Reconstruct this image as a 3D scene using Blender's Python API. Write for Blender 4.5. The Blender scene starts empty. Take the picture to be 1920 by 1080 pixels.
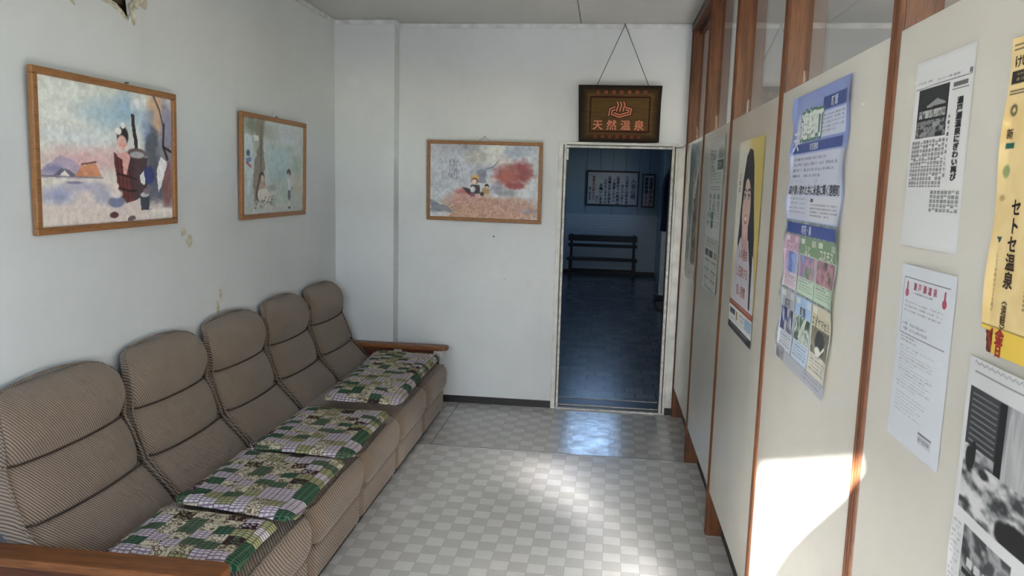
import bpy, bmesh, math, random
import numpy as np
from mathutils import Vector, Matrix
from mathutils.geometry import tessellate_polygon

random.seed(7)
rng = np.random.default_rng(7)
SC = bpy.context.scene
COL = SC.collection

# ------------------------------------------------------------------ camera
CAM_LOC = Vector((-0.05845, -3.47219, 1.52296))
F_PX, YAW, PITCH, ROLL = 1412.16, -0.118948, 0.135801, 0.026537
cy_, sy_, cp_, sp_ = math.cos(YAW), math.sin(YAW), math.cos(PITCH), math.sin(PITCH)
fwd = Vector((sy_ * cp_, cy_ * cp_, -sp_))
right0 = Vector((cy_, -sy_, 0))
up0 = right0.cross(fwd)
rt = math.cos(ROLL) * right0 + math.sin(ROLL) * up0
upv = -math.sin(ROLL) * right0 + math.cos(ROLL) * up0
cam_d = bpy.data.cameras.new('camera')
cam_d.sensor_width = 36.0
cam_d.lens = F_PX / 1920 * 36.0
cam_d.clip_start = 0.02
cam = bpy.data.objects.new('camera', cam_d)
cam.matrix_world = Matrix(((rt.x, upv.x, -fwd.x, CAM_LOC.x), (rt.y, upv.y, -fwd.y, CAM_LOC.y),
                           (rt.z, upv.z, -fwd.z, CAM_LOC.z), (0, 0, 0, 1)))
COL.objects.link(cam)
SC.camera = cam

# ------------------------------------------------------------------ light
SC.view_settings.view_transform = 'Standard'
SC.view_settings.look = 'None'
SC.view_settings.gamma = 1.0
SC.view_settings.use_curve_mapping = False
SC.view_settings.exposure = 0.55

SC.cycles.blur_glossy = 0.0
SC.cycles.sample_clamp_indirect = 0.0
SUN_DIR = Vector((0.41, 1.0, -0.39)).normalized()      # direction the sunlight travels
world = bpy.data.worlds.new('world')
SC.world = world
world.use_nodes = True
wn = world.node_tree
wn.nodes.clear()
w_out = wn.nodes.new('ShaderNodeOutputWorld')
w_bg = wn.nodes.new('ShaderNodeBackground')
w_sky = wn.nodes.new('ShaderNodeTexSky')
w_sky.sky_type = 'NISHITA'
w_sky.sun_disc = False
w_sky.sun_elevation = math.asin(-SUN_DIR.z)
w_sky.sun_rotation = math.atan2(-SUN_DIR.x, -SUN_DIR.y)
w_sky.air_density = 1.0
w_sky.dust_density = 1.0
w_bg.inputs['Strength'].default_value = 0.95
w_tint = wn.nodes.new('ShaderNodeMix')
w_tint.data_type = 'RGBA'
w_tint.blend_type = 'MULTIPLY'
w_tint.inputs['Factor'].default_value = 1.0
w_tint.inputs[7].default_value = (0.94, 0.99, 1.09, 1.0)
wn.links.new(w_sky.outputs[0], w_tint.inputs[6])
wn.links.new(w_tint.outputs[2], w_bg.inputs[0])
wn.links.new(w_bg.outputs[0], w_out.inputs[0])

sun_d = bpy.data.lights.new('sun', 'SUN')
sun_d.energy = 66.0
sun_d.color = (1.0, 0.965, 0.93)
sun_d.angle = math.radians(0.6)
sun = bpy.data.objects.new('sun', sun_d)
sun.rotation_euler = SUN_DIR.to_track_quat('-Z', 'Y').to_euler()
sun.location = (-3, -9, 5)
COL.objects.link(sun)


def portal(name, loc, direction, sx, sy):
    d = bpy.data.lights.new(name, 'AREA')
    d.shape = 'RECTANGLE'
    d.size, d.size_y = sx, sy
    d.cycles.is_portal = True
    o = bpy.data.objects.new(name, d)
    o.location = loc
    o.rotation_euler = Vector(direction).to_track_quat('-Z', 'Y').to_euler()
    COL.objects.link(o)


XL, XR, YB, YF, ZC = -1.87, 0.455, 1.595, -4.60, 2.568
portal('entrance_daylight', ((XL + XR) / 2, YF - 0.02, 1.2), (0, 1, 0), 2.3, 2.4)
portal('side_room_daylight', (2.2, YF - 0.02, 1.3), (0, 1, 0), 2.4, 2.2)  # sky portal at an unseen front opening added to light the side room
portal('skylight_daylight', (-0.13, 9.62, 3.22), (0, -1, 0), 0.8, 1.15)
portal('corridor_added_window', (0.96, 8.45, 1.75), (-1, 0, 0), 0.9, 0.7)  # sky portal at a window added to brighten the corridor
portal('side_room_added_window', (3.72, -0.7, 1.55), (-1, 0, 0), 4.6, 1.7)  # sky portal at an unseen window added to brighten the side room


# ------------------------------------------------------------------ helpers
def lin(c):
    c = np.asarray(c, float) / 255.0
    return np.where(c <= 0.04045, c / 12.92, ((c + 0.055) / 1.055) ** 2.4)


def L4(c):
    v = lin(c)
    return (float(v[0]), float(v[1]), float(v[2]), 1.0)


class NT:
    """tiny node-tree writer"""
    def __init__(self, name, rough=0.6, spec=0.5):
        self.m = bpy.data.materials.new(name)
        self.m.use_nodes = True
        self.t = self.m.node_tree
        self.b = self.t.nodes['Principled BSDF']
        self.b.inputs['Roughness'].default_value = rough
        self.b.inputs['Specular IOR Level'].default_value = spec

    def put(self, sock, v):
        if isinstance(v, bpy.types.NodeSocket):
            self.t.links.new(v, sock)
        elif v is not None:
            sock.default_value = v

    def coord(self, kind='Object'):
        return self.t.nodes.new('ShaderNodeTexCoord').outputs[kind]

    def sep(self, v):
        n = self.t.nodes.new('ShaderNodeSeparateXYZ')
        self.put(n.inputs[0], v)
        return n.outputs

    def comb(self, x=0.0, y=0.0, z=0.0):
        n = self.t.nodes.new('ShaderNodeCombineXYZ')
        for i, q in enumerate((x, y, z)):
            self.put(n.inputs[i], q)
        return n.outputs[0]

    def math(self, op, a, b=None, c=None):
        n = self.t.nodes.new('ShaderNodeMath')
        n.operation = op
        for i, q in enumerate((a, b, c)):
            if q is not None:
                self.put(n.inputs[i], q)
        return n.outputs[0]

    def vmath(self, op, a, b=None):
        n = self.t.nodes.new('ShaderNodeVectorMath')
        n.operation = op
        self.put(n.inputs[0], a)
        if b is not None:
            self.put(n.inputs[1], b)
        return n.outputs['Value' if op in ('DOT_PRODUCT', 'LENGTH', 'DISTANCE') else 'Vector']

    def mapping(self, v, scale=(1, 1, 1), rot=(0, 0, 0), loc=(0, 0, 0)):
        n = self.t.nodes.new('ShaderNodeMapping')
        self.put(n.inputs['Vector'], v)
        n.inputs['Scale'].default_value = scale
        n.inputs['Rotation'].default_value = rot
        n.inputs['Location'].default_value = loc
        return n.outputs[0]

    def noise(self, v, scale, detail=3.0, rough=0.55, out='Fac'):
        n = self.t.nodes.new('ShaderNodeTexNoise')
        self.put(n.inputs['Vector'], v)
        n.inputs['Scale'].default_value = scale
        n.inputs['Detail'].default_value = detail
        n.inputs['Roughness'].default_value = rough
        return n.outputs[out]

    def voronoi(self, v, scale, out='Distance'):
        n = self.t.nodes.new('ShaderNodeTexVoronoi')
        self.put(n.inputs['Vector'], v)
        n.inputs['Scale'].default_value = scale
        return n.outputs[out]

    def white(self, v):
        n = self.t.nodes.new('ShaderNodeTexWhiteNoise')
        n.noise_dimensions = '3D'
        self.put(n.inputs['Vector'], v)
        return n.outputs['Value']

    def ramp(self, fac, stops, interp='LINEAR'):
        n = self.t.nodes.new('ShaderNodeValToRGB')
        cr = n.color_ramp
        cr.interpolation = interp
        while len(cr.elements) < len(stops):
            cr.elements.new(0.5)
        for e, (p, c) in zip(cr.elements, stops):
            e.position = p
            e.color = c if len(c) == 4 else L4(c)
        self.put(n.inputs[0], fac)
        return n.outputs[0]

    def mix(self, fac, a, b, mode='MIX'):
        n = self.t.nodes.new('ShaderNodeMix')
        n.data_type = 'RGBA'
        n.blend_type = mode
        self.put(n.inputs['Factor'], fac)
        self.put(n.inputs[6], a if isinstance(a, bpy.types.NodeSocket) else L4(a))
        self.put(n.inputs[7], b if isinstance(b, bpy.types.NodeSocket) else L4(b))
        return n.outputs[2]

    def maprange(self, v, a, b, c=0.0, d=1.0):
        n = self.t.nodes.new('ShaderNodeMapRange')
        self.put(n.inputs[0], v)
        for i, q in enumerate((a, b, c, d)):
            n.inputs[i + 1].default_value = q
        return n.outputs[0]

    def color(self, v):
        self.put(self.b.inputs['Base Color'], v if isinstance(v, bpy.types.NodeSocket) else L4(v))

    def rough(self, v):
        self.put(self.b.inputs['Roughness'], v)

    def bump(self, h, strength=0.3, dist=0.01):
        n = self.t.nodes.new('ShaderNodeBump')
        n.inputs['Strength'].default_value = strength
        n.inputs['Distance'].default_value = dist
        self.put(n.inputs['Height'], h)
        self.t.links.new(n.outputs[0], self.b.inputs['Normal'])


MATS = {}


def plain(name, c, rough=0.6, spec=0.5, metal=0.0, var=0.06, scale=14.0):
    if name in MATS:
        return MATS[name]
    n = NT(name, rough, spec)
    k = n.noise(n.coord(), scale, 4)
    d = np.clip(np.array(c) * (1 - var * 1.6), 0, 255)
    e = np.clip(np.array(c) * (1 + var), 0, 255)
    n.color(n.ramp(k, [(0.3, d), (0.7, e)]))
    n.b.inputs['Metallic'].default_value = metal
    MATS[name] = n.m
    return n.m


# ---- surface materials
def make_wall(name, base, stain=True, seam=None):
    n = NT(name, 0.62, 0.4)
    c = n.coord()
    k1 = n.noise(c, 1.3, 5, 0.6)
    col = n.ramp(k1, [(0.3, np.array(base) * 0.955), (0.65, base)])
    # streaks running down the paper
    k2 = n.noise(n.mapping(c, (5, 5, 0.35)), 2.0, 5, 0.6)
    col = n.mix(n.maprange(k2, 0.58, 0.85, 0, 0.28), col, np.array(base) * np.array([0.90, 0.88, 0.84]))
    if stain:
        k3 = n.noise(c, 3.2, 6, 0.6)
        col = n.mix(n.maprange(k3, 0.64, 0.80, 0, 0.16), col, (170, 160, 135))
        v = n.voronoi(c, 2.6)
        col = n.mix(n.math('LESS_THAN', v, 0.018), col, (70, 62, 55))
    n.color(col)
    n.bump(n.noise(c, 60, 4), 0.08, 0.004)
    MATS[name] = n.m
    return n.m


M_WALL = make_wall('painted_wall', (209, 213, 215))
M_WALL_PLAIN = make_wall('plain_wall', (196, 198, 198), False)
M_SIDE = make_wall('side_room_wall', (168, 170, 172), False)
M_CEIL = make_wall('ceiling_board', (196, 196, 192), False)
M_TRIM = plain('white_trim', (205, 208, 208), 0.5)
M_CASING = plain('casing_paint', (206, 207, 203), 0.45, var=0.05)
M_PANEL = None


def make_panel():
    n = NT('cream_panel', 0.22, 0.5)
    n.b.inputs['Coat Weight'].default_value = 0.4
    n.b.inputs['Coat Roughness'].default_value = 0.2
    c = n.coord()
    k = n.noise(c, 2.0, 4)
    col = n.ramp(k, [(0.3, (204, 201, 190)), (0.7, (213, 210, 199))])
    k3 = n.noise(c, 9, 6, 0.7)
    col = n.mix(n.maprange(k3, 0.74, 0.86, 0, 0.14), col, (180, 175, 160))
    n.color(col)
    n.bump(n.noise(c, 6, 2), 0.03, 0.01)
    return n.m


M_PANEL = make_panel()


def make_wood(name, dark, light, axis='z', scale=1.0, rough=0.42, spec=0.4):
    n = NT(name, rough, spec)
    c = n.coord()
    s = {'x': (1.2, 18, 18), 'y': (18, 1.2, 18), 'z': (18, 18, 1.2)}[axis]
    m = n.mapping(c, tuple(q * scale for q in s))
    k = n.noise(m, 3.0, 6, 0.65)
    fine = n.noise(n.mapping(c, tuple(q * scale * 4 for q in s)), 4.0, 4, 0.7)
    col = n.ramp(k, [(0.28, dark), (0.72, light)])
    col = n.mix(n.maprange(fine, 0.48, 0.70, 0, 0.75), col, np.array(dark) * 0.66)
    n.color(col)
    n.bump(fine, 0.12, 0.004)
    MATS[name] = n.m
    return n.m


M_POST = make_wood('post_wood', (68, 40, 23), (112, 68, 38), 'z')
M_BEAM = make_wood('beam_wood', (62, 36, 22), (92, 54, 32), 'y')
M_ARM = make_wood('armrest_wood', (100, 56, 24), (146, 90, 46), 'x', 0.7, 0.4)
M_ARM_D = make_wood('armrest_dark_wood', (70, 34, 16), (104, 56, 28), 'x', 0.8, 0.4)
M_FRAME = make_wood('frame_wood', (132, 90, 52), (164, 116, 72), 'y', 1.0, 0.45)
M_BLACK = plain('black_skirting', (26, 25, 24), 0.5)
M_DARK = plain('dark_plinth', (24, 22, 21), 0.8)
M_METAL = plain('worn_door_metal', (196, 195, 190), 0.42, 0.5, 0.0, 0.10, 34)
M_SILL = plain('dark_sill', (44, 42, 40), 0.35)
M_CORD = plain('cord', (58, 56, 54), 0.7)
M_NAIL = plain('nail_steel', (120, 118, 112), 0.35, 0.5, 0.8)
M_BENCH = plain('bench_wood', (30, 26, 24), 0.55)
M_CABINET = plain('grey_cabinet', (128, 130, 132), 0.5)


def make_floor():
    n = NT('check_vinyl', 0.3, 0.5)
    th, S = -0.0131618, 0.075
    x, y, z = n.sep(n.coord())[:3]
    far = n.math('GREATER_THAN', y, 0.708)
    c, s = math.cos(th), math.sin(th)
    a = n.math('DIVIDE', n.math('ADD', n.math('MULTIPLY', x, c), n.math('MULTIPLY', y, s)), S)
    b = n.math('DIVIDE', n.math('ADD', n.math('MULTIPLY', x, -s), n.math('MULTIPLY', y, c)), S)
    a = n.math('ADD', a, n.math('MULTIPLY', far, 0.78))
    b = n.math('ADD', b, n.math('MULTIPLY', far, 0.45))
    fa, fb = n.math('FLOOR', a), n.math('FLOOR', b)
    chk = n.math('ABSOLUTE', n.math('MODULO', n.math('ADD', fa, fb), 2.0))
    wn_ = n.white(n.comb(fa, fb, 0.0))
    sp = n.noise(n.coord(), 210, 3, 0.75)
    light = n.ramp(sp, [(0.3, (202, 202, 201)), (0.7, (218, 218, 217))])
    dark = n.ramp(sp, [(0.3, (180, 180, 179)), (0.7, (197, 197, 196))])
    col = n.mix(chk, dark, light)
    col = n.mix(n.maprange(wn_, 0, 1, 0, 0.10), col, (150, 146, 138))
    # joints between the printed tiles
    ga = n.math('ABSOLUTE', n.math('SUBTRACT', n.math('FRACT', a), 0.5))
    gb = n.math('ABSOLUTE', n.math('SUBTRACT', n.math('FRACT', b), 0.5))
    g = n.math('GREATER_THAN', n.math('MAXIMUM', ga, gb), 0.486)
    col = n.mix(n.math('MULTIPLY', g, 0.45), col, (118, 114, 108))
    # sheet seam and scuffs
    sm = n.math('LESS_THAN', n.math('ABSOLUTE', n.math('SUBTRACT', y, 0.708)), 0.004)
    col = n.mix(n.math('MULTIPLY', sm, 0.75), col, (70, 66, 60))
    sx = n.math('LESS_THAN', n.math('ABSOLUTE', n.math('SUBTRACT', x, -1.015)), 0.003)
    col = n.mix(n.math('MULTIPLY', n.math('MULTIPLY', sx, far), 0.7), col, (70, 66, 60))
    kd = n.noise(n.coord(), 2.2, 6, 0.7)
    col = n.mix(n.maprange(kd, 0.5, 0.8, 0, 0.22), col, (120, 114, 104))
    farm = n.math('MULTIPLY', far, 0.16)
    col = n.mix(farm, col, (130, 130, 128))
    v = n.voronoi(n.coord(), 3.1)
    col = n.mix(n.math('LESS_THAN', v, 0.016), col, (52, 48, 44))
    n.color(col)
    rr = n.maprange(n.noise(n.coord(), 9, 4), 0.3, 0.7, 0.30, 0.44)
    n.rough(n.math('SUBTRACT', rr, n.math('MULTIPLY', far, 0.20)))
    h = n.math('ADD', n.math('MULTIPLY', g, -1.0), n.math('MULTIPLY', n.noise(n.coord(), 22, 3), 1.1))
    n.bump(h, 0.22, 0.003)
    return n.m


M_FLOOR = make_floor()


def make_tile_floor():
    n = NT('corridor_tile_floor', 0.25, 0.5)
    x, y, z = n.sep(n.coord())[:3]
    a, b = n.math('DIVIDE', x, 0.15), n.math('DIVIDE', y, 0.15)
    row = n.math('FLOOR', b)
    a = n.math('ADD', a, n.math('MULTIPLY', n.math('MODULO', row, 2.0), 0.5))
    ga = n.math('ABSOLUTE', n.math('SUBTRACT', n.math('FRACT', a), 0.5))
    gb = n.math('ABSOLUTE', n.math('SUBTRACT', n.math('FRACT', b), 0.5))
    g = n.math('GREATER_THAN', n.math('MAXIMUM', ga, gb), 0.47)
    wv = n.white(n.comb(n.math('FLOOR', a), row, 0.0))
    col = n.ramp(wv, [(0.0, (100, 104, 106)), (1.0, (124, 128, 130))])
    col = n.mix(g, col, (50, 54, 60))
    n.color(col)
    n.rough(0.24)
    n.bump(n.math('ADD', n.math('MULTIPLY', g, -1.0), n.math('MULTIPLY', wv, 0.25)), 0.12, 0.003)
    return n.m


M_CFLOOR = make_tile_floor()


def make_corridor_wall():
    n = NT('corridor_wall', 0.5, 0.4)
    x, y, z = n.sep(n.coord())[:3]
    hz = n.math('ADD', x, y)
    # small white tiles below, boards with joints above
    a, b = n.math('DIVIDE', hz, 0.10), n.math('DIVIDE', z, 0.05)
    ga = n.math('ABSOLUTE', n.math('SUBTRACT', n.math('FRACT', n.math('ADD', a, n.math('MULTIPLY', n.math('MODULO', n.math('FLOOR', b), 2.0), 0.5))), 0.5))
    gb = n.math('ABSOLUTE', n.math('SUBTRACT', n.math('FRACT', b), 0.5))
    g = n.math('MAXIMUM', n.math('GREATER_THAN', ga, 0.475), n.math('GREATER_THAN', gb, 0.45))
    tile = n.mix(n.math('MULTIPLY', g, 0.5), (160, 178, 194), (98, 110, 120))
    bd = n.math('GREATER_THAN', n.math('ABSOLUTE', n.math('SUBTRACT', n.math('FRACT', n.math('DIVIDE', hz, 0.455)), 0.5)), 0.492)
    board = n.mix(bd, (136, 154, 170), (82, 94, 104))
    low = n.math('LESS_THAN', z, 1.06)
    n.color(n.mix(low, board, tile))
    n.rough(n.maprange(low, 0, 1, 0.55, 0.3))
    return n.m


M_CWALL = make_corridor_wall()


def make_glass():
    m = bpy.data.materials.new('pane_glass')
    m.use_nodes = True
    t = m.node_tree
    t.nodes.clear()
    o = t.nodes.new('ShaderNodeOutputMaterial')
    tr = t.nodes.new('ShaderNodeBsdfTransparent')
    tr.inputs[0].default_value = (0.93, 0.93, 0.92, 1)
    gl = t.nodes.new('ShaderNodeBsdfGlossy')
    gl.inputs['Roughness'].default_value = 0.0
    lw = t.nodes.new('ShaderNodeLayerWeight')
    lw.inputs['Blend'].default_value = 0.5
    pw = t.nodes.new('ShaderNodeMath')
    pw.operation = 'POWER'
    pw.inputs[1].default_value = 5.0
    t.links.new(lw.outputs['Facing'], pw.inputs[0])
    fr = t.nodes.new('ShaderNodeMapRange')
    fr.inputs['To Min'].default_value = 0.04
    t.links.new(pw.outputs[0], fr.inputs['Value'])
    mx = t.nodes.new('ShaderNodeMixShader')
    t.links.new(fr.outputs[0], mx.inputs[0])
    t.links.new(tr.outputs[0], mx.inputs[1])
    t.links.new(gl.outputs[0], mx.inputs[2])
    t.links.new(mx.outputs[0], o.inputs[0])
    return m


M_GLASS = make_glass()


def make_corduroy(name, vec, dark=(84, 69, 57), light=(154, 137, 121)):
    n = NT(name, 0.92, 0.15)
    c = n.coord()
    k = n.vmath('DOT_PRODUCT', c, tuple(Vector(vec).normalized()))
    w = n.noise(c, 14, 2)
    k = n.math('ADD', k, n.math('MULTIPLY', w, 0.004))
    s = n.math('SINE', n.math('MULTIPLY', k, 2 * math.pi / 0.0078))
    s = n.math('MULTIPLY_ADD', s, 0.5, 0.5)
    fuzz = n.noise(c, 260, 3, 0.7)
    f = n.math('MULTIPLY_ADD', fuzz, 0.35, n.math('MULTIPLY', s, 0.8))
    col = n.ramp(f, [(0.2, dark), (0.8, light)])
    kd = n.noise(c, 4.5, 5, 0.65)
    col = n.mix(n.maprange(kd, 0.42, 0.78, 0, 0.5), col, (122, 104, 88))
    n.color(col)
    n.b.inputs['Sheen Weight'].default_value = 0.25
    n.b.inputs['Sheen Roughness'].default_value = 0.5
    n.bump(f, 0.5, 0.004)
    return n.m


M_CORD_BACK = make_corduroy('corduroy_back', (0.10, 0.78, 0.62))
M_CORD_SEAT = make_corduroy('corduroy_seat', (0.80, 0.52, 0.55))
M_SEAM = plain('seam_crease_shade', (58, 44, 35), 0.9)
M_PIPE = make_corduroy('corduroy_piping', (0.4, 0.75, 0.75), (66, 50, 40), (146, 130, 112))


def make_patchwork():
    n = NT('patchwork_print', 0.85, 0.2)
    c = n.coord()
    x, y, z = n.sep(c)[:3]
    v = n.math('DIVIDE', x, 0.060)
    rowi = n.math('FLOOR', v)
    u = n.math('ADD', n.math('DIVIDE', y, 0.050), n.math('MULTIPLY', n.white(n.comb(rowi, 3.0, 1.0)), 0.9))
    coli = n.math('FLOOR', u)
    h1 = n.white(n.comb(rowi, coli, 0.5))
    h2 = n.white(n.comb(coli, rowi, 7.5))
    base = n.ramp(h1, [(0.0, (206, 198, 176)), (0.22, (214, 210, 212)), (0.44, (96, 114, 92)), (0.54, (24, 62, 50)),
                       (0.64, (172, 166, 124)), (0.74, (206, 200, 206)), (0.88, (190, 182, 156))], 'CONSTANT')
    line = n.ramp(h1, [(0.0, (112, 74, 60)), (0.22, (104, 74, 104)), (0.44, (36, 58, 40)), (0.54, (84, 112, 84)),
                       (0.64, (58, 78, 54)), (0.74, (112, 80, 110)), (0.88, (74, 46, 40))], 'CONSTANT')
    fu, fv = n.math('FRACT', u), n.math('FRACT', v)

    def stripes(f, cnt, wd):
        return n.math('GREATER_THAN', n.math('ABSOLUTE', n.math('SUBTRACT', n.math('FRACT', n.math('MULTIPLY', f, cnt)), 0.5)), wd)
    pl = n.math('MAXIMUM', stripes(fu, 4.0, 0.30), n.math('MULTIPLY', stripes(fv, 3.0, 0.34), 0.75))
    isplaid = n.math('MULTIPLY', n.math('GREATER_THAN', h1, 0.22), n.math('LESS_THAN', h1, 0.88))
    col = n.mix(n.math('MULTIPLY', n.math('MULTIPLY', pl, isplaid), 0.8), base, line)
    # flowers and vines in the cream patches
    notplaid = n.math('SUBTRACT', 1.0, isplaid)
    vn = n.noise(c, 46, 1, 0.4)
    vine = n.math('LESS_THAN', n.math('ABSOLUTE', n.math('SUBTRACT', vn, 0.5)), 0.030)
    col = n.mix(n.math('MULTIPLY', n.math('MULTIPLY', vine, notplaid), 0.8), col, (84, 78, 54))
    vo = n.voronoi(c, 36)
    ring = n.math('MULTIPLY', n.math('LESS_THAN', vo, 0.44), n.math('GREATER_THAN', vo, 0.30))
    col = n.mix(n.math('MULTIPLY', n.math('MULTIPLY', ring, notplaid), 0.8), col, (78, 44, 40))
    core = n.math('LESS_THAN', vo, 0.15)
    col = n.mix(n.math('MULTIPLY', n.math('MULTIPLY', core, notplaid), 0.9), col, (92, 40, 40))
    darkcell = n.math('MULTIPLY', n.math('GREATER_THAN', h2, 0.92), n.math('GREATER_THAN', n.voronoi(c, 95), 0.42))
    col = n.mix(darkcell, col, (58, 34, 34))
    # patch borders
    eb = n.math('GREATER_THAN', n.math('MAXIMUM', n.math('ABSOLUTE', n.math('SUBTRACT', fu, 0.5)), n.math('ABSOLUTE', n.math('SUBTRACT', fv, 0.5))), 0.47)
    col = n.mix(n.math('MULTIPLY', eb, 0.55), col, (78, 70, 58))
    n.color(col)
    n.bump(n.math('ADD', n.noise(c, 26, 4, 0.6), n.math('MULTIPLY', n.noise(c, 300, 2), 0.1)), 0.5, 0.012)
    return n.m


M_PATCH = make_patchwork()


def make_print(name, rough, coat=0.0, coat_rough=0.05):
    n = NT(name, rough, 0.4)
    a = n.t.nodes.new('ShaderNodeAttribute')
    a.attribute_name = 'Col'
    n.put(n.b.inputs['Base Color'], a.outputs['Color'])
    n.b.inputs['Coat Weight'].default_value = coat
    n.b.inputs['Coat Roughness'].default_value = coat_rough
    return n.m


M_PAPER = make_print('printed_paper', 0.55)
M_GLOSSPAPER = make_print('glossy_printed_paper', 0.35, 0.25, 0.15)
M_PICTURE = make_print('picture_under_film', 0.6, 0.55, 0.03)
M_SIGN = make_print('painted_sign_face', 0.6, 0.0, 0.2)
M_SIGN.node_tree.nodes['Principled BSDF'].inputs['Specular IOR Level'].default_value = 0.12


# ---- mesh builder
class MB:
    def __init__(self):
        self.v, self.f, self.mi, self.sm = [], [], [], []

    def add(self, verts, faces, m=0, smooth=False):
        o = len(self.v)
        self.v += [tuple(q) for q in verts]
        for f in faces:
            self.f.append(tuple(i + o for i in f))
            self.mi.append(m)
            self.sm.append(smooth)

    def box(self, lo, hi, m=0):
        x0, y0, z0 = lo
        x1, y1, z1 = hi
        self.add([(x0, y0, z0), (x1, y0, z0), (x1, y1, z0), (x0, y1, z0), (x0, y0, z1), (x1, y0, z1), (x1, y1, z1), (x0, y1, z1)],
                 [(0, 3, 2, 1), (4, 5, 6, 7), (0, 1, 5, 4), (1, 2, 6, 5), (2, 3, 7, 6), (3, 0, 4, 7)], m)

    def hull8(self, p, m=0):
        """box given by 8 corners: bottom loop 0-3, top loop 4-7"""
        self.add(p, [(0, 3, 2, 1), (4, 5, 6, 7), (0, 1, 5, 4), (1, 2, 6, 5), (2, 3, 7, 6), (3, 0, 4, 7)], m)

    def loft(self, rings, closed=True, caps=True, m=0, smooth=True):
        n = len(rings[0])
        o = len(self.v)
        for r in rings:
            self.v += [tuple(q) for q in r]
        for i in range(len(rings) - 1):
            for j in range(n if closed else n - 1):
                k = (j + 1) % n
                self.f.append((o + i * n + j, o + i * n + k, o + (i + 1) * n + k, o + (i + 1) * n + j))
                self.mi.append(m)
                self.sm.append(smooth)
        if caps and closed:
            self.f.append(tuple(o + j for j in range(n - 1, -1, -1)))
            self.f.append(tuple(o + (len(rings) - 1) * n + j for j in range(n)))
            self.mi += [m, m]
            self.sm += [False, False]

    def tube(self, pts, r, n=8, m=0, closed=False):
        pts = [Vector(p) for p in pts]
        rings = []
        prev = None
        N = len(pts)
        for i, p in enumerate(pts):
            if closed:
                d = pts[(i + 1) % N] - pts[i - 1]
            else:
                d = pts[min(i + 1, N - 1)] - pts[max(i - 1, 0)]
            d.normalize()
            if prev is None:
                a = d.orthogonal().normalized()
            else:
                a = (prev - d * prev.dot(d))
                a = a.normalized() if a.length > 1e-6 else d.orthogonal().normalized()
            prev = a
            b = d.cross(a)
            rr = r[i] if isinstance(r, (list, tuple)) else r
            rings.append([p + rr * (math.cos(t) * a + math.sin(t) * b) for t in [2 * math.pi * j / n for j in range(n)]])
        if closed:
            rings.append(rings[0])
        self.loft(rings, True, not closed, m, True)

    def poly_prism(self, pts, axis, t0, t1, m=0):
        """pts 2D outline (ccw), extruded along axis index between t0 and t1"""
        def P(q, t):
            r = [q[0], q[1]]
            r.insert(axis, t)
            return tuple(r)
        n = len(pts)
        vs = [P(q, t0) for q in pts] + [P(q, t1) for q in pts]
        fs = [tuple(range(n - 1, -1, -1)), tuple(range(n, 2 * n))]
        fs += [(i, (i + 1) % n, n + (i + 1) % n, n + i) for i in range(n)]
        self.add(vs, fs, m)

    def build(self, name, mats, parent=None, loc=(0, 0, 0), bevel=None, seg=2, base=None):
        """loc: object location; vertices given in the frame `base` (default world => subtract loc)"""
        loc = Vector(loc)
        me = bpy.data.meshes.new(name)
        off = loc if base is None else Vector(base)
        me.from_pydata([tuple(Vector(q) - off) for q in self.v], [], self.f)
        mats = mats if isinstance(mats, (list, tuple)) else [mats]
        for q in mats:
            me.materials.append(q)
        me.polygons.foreach_set('material_index', self.mi)
        me.polygons.foreach_set('use_smooth', self.sm)
        bm = bmesh.new()
        bm.from_mesh(me)
        bmesh.ops.recalc_face_normals(bm, faces=bm.faces)
        bm.to_mesh(me)
        bm.free()
        me.update()
        o = bpy.data.objects.new(name, me)
        if parent is not None:
            o.parent = parent
        o.location = loc if parent is None or base is None else loc
        COL.objects.link(o)
        if bevel:
            b = o.modifiers.new('bevel', 'BEVEL')
            b.width = bevel
            b.segments = seg
            b.limit_method = 'ANGLE'
            b.angle_limit = math.radians(40)
        return o


def part(mb, name, mats, root, **k):
    """a part: vertices given in world space, root is an unrotated object at root.location"""
    o = mb.build(name, mats, root, (0, 0, 0), base=root.location, **k)
    o.location = (0, 0, 0)
    return o


def sub(mb, name, mats, parent, **k):
    """a sub-part of a part whose own root is unrotated"""
    o = mb.build(name, mats, parent, (0, 0, 0), base=parent.parent.location, **k)
    o.location = (0, 0, 0)
    return o


def tag(o, label, cat, group=None):
    o['label'] = label
    o['category'] = cat
    if group:
        o['group'] = group
    return o


def thing(name, loc, label, cat, group=None):
    o = bpy.data.objects.new(name, None)
    o.empty_display_size = 0.1
    o.location = loc
    COL.objects.link(o)
    return tag(o, label, cat, group)


def struct(mb, name, mats, **k):
    o = mb.build(name, mats, **k)
    o['kind'] = 'structure'
    return o


def boxs(name, lo, hi, mat, bevel=None):
    b = MB()
    b.box(lo, hi)
    return struct(b, name, mat, bevel=bevel)


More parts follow.
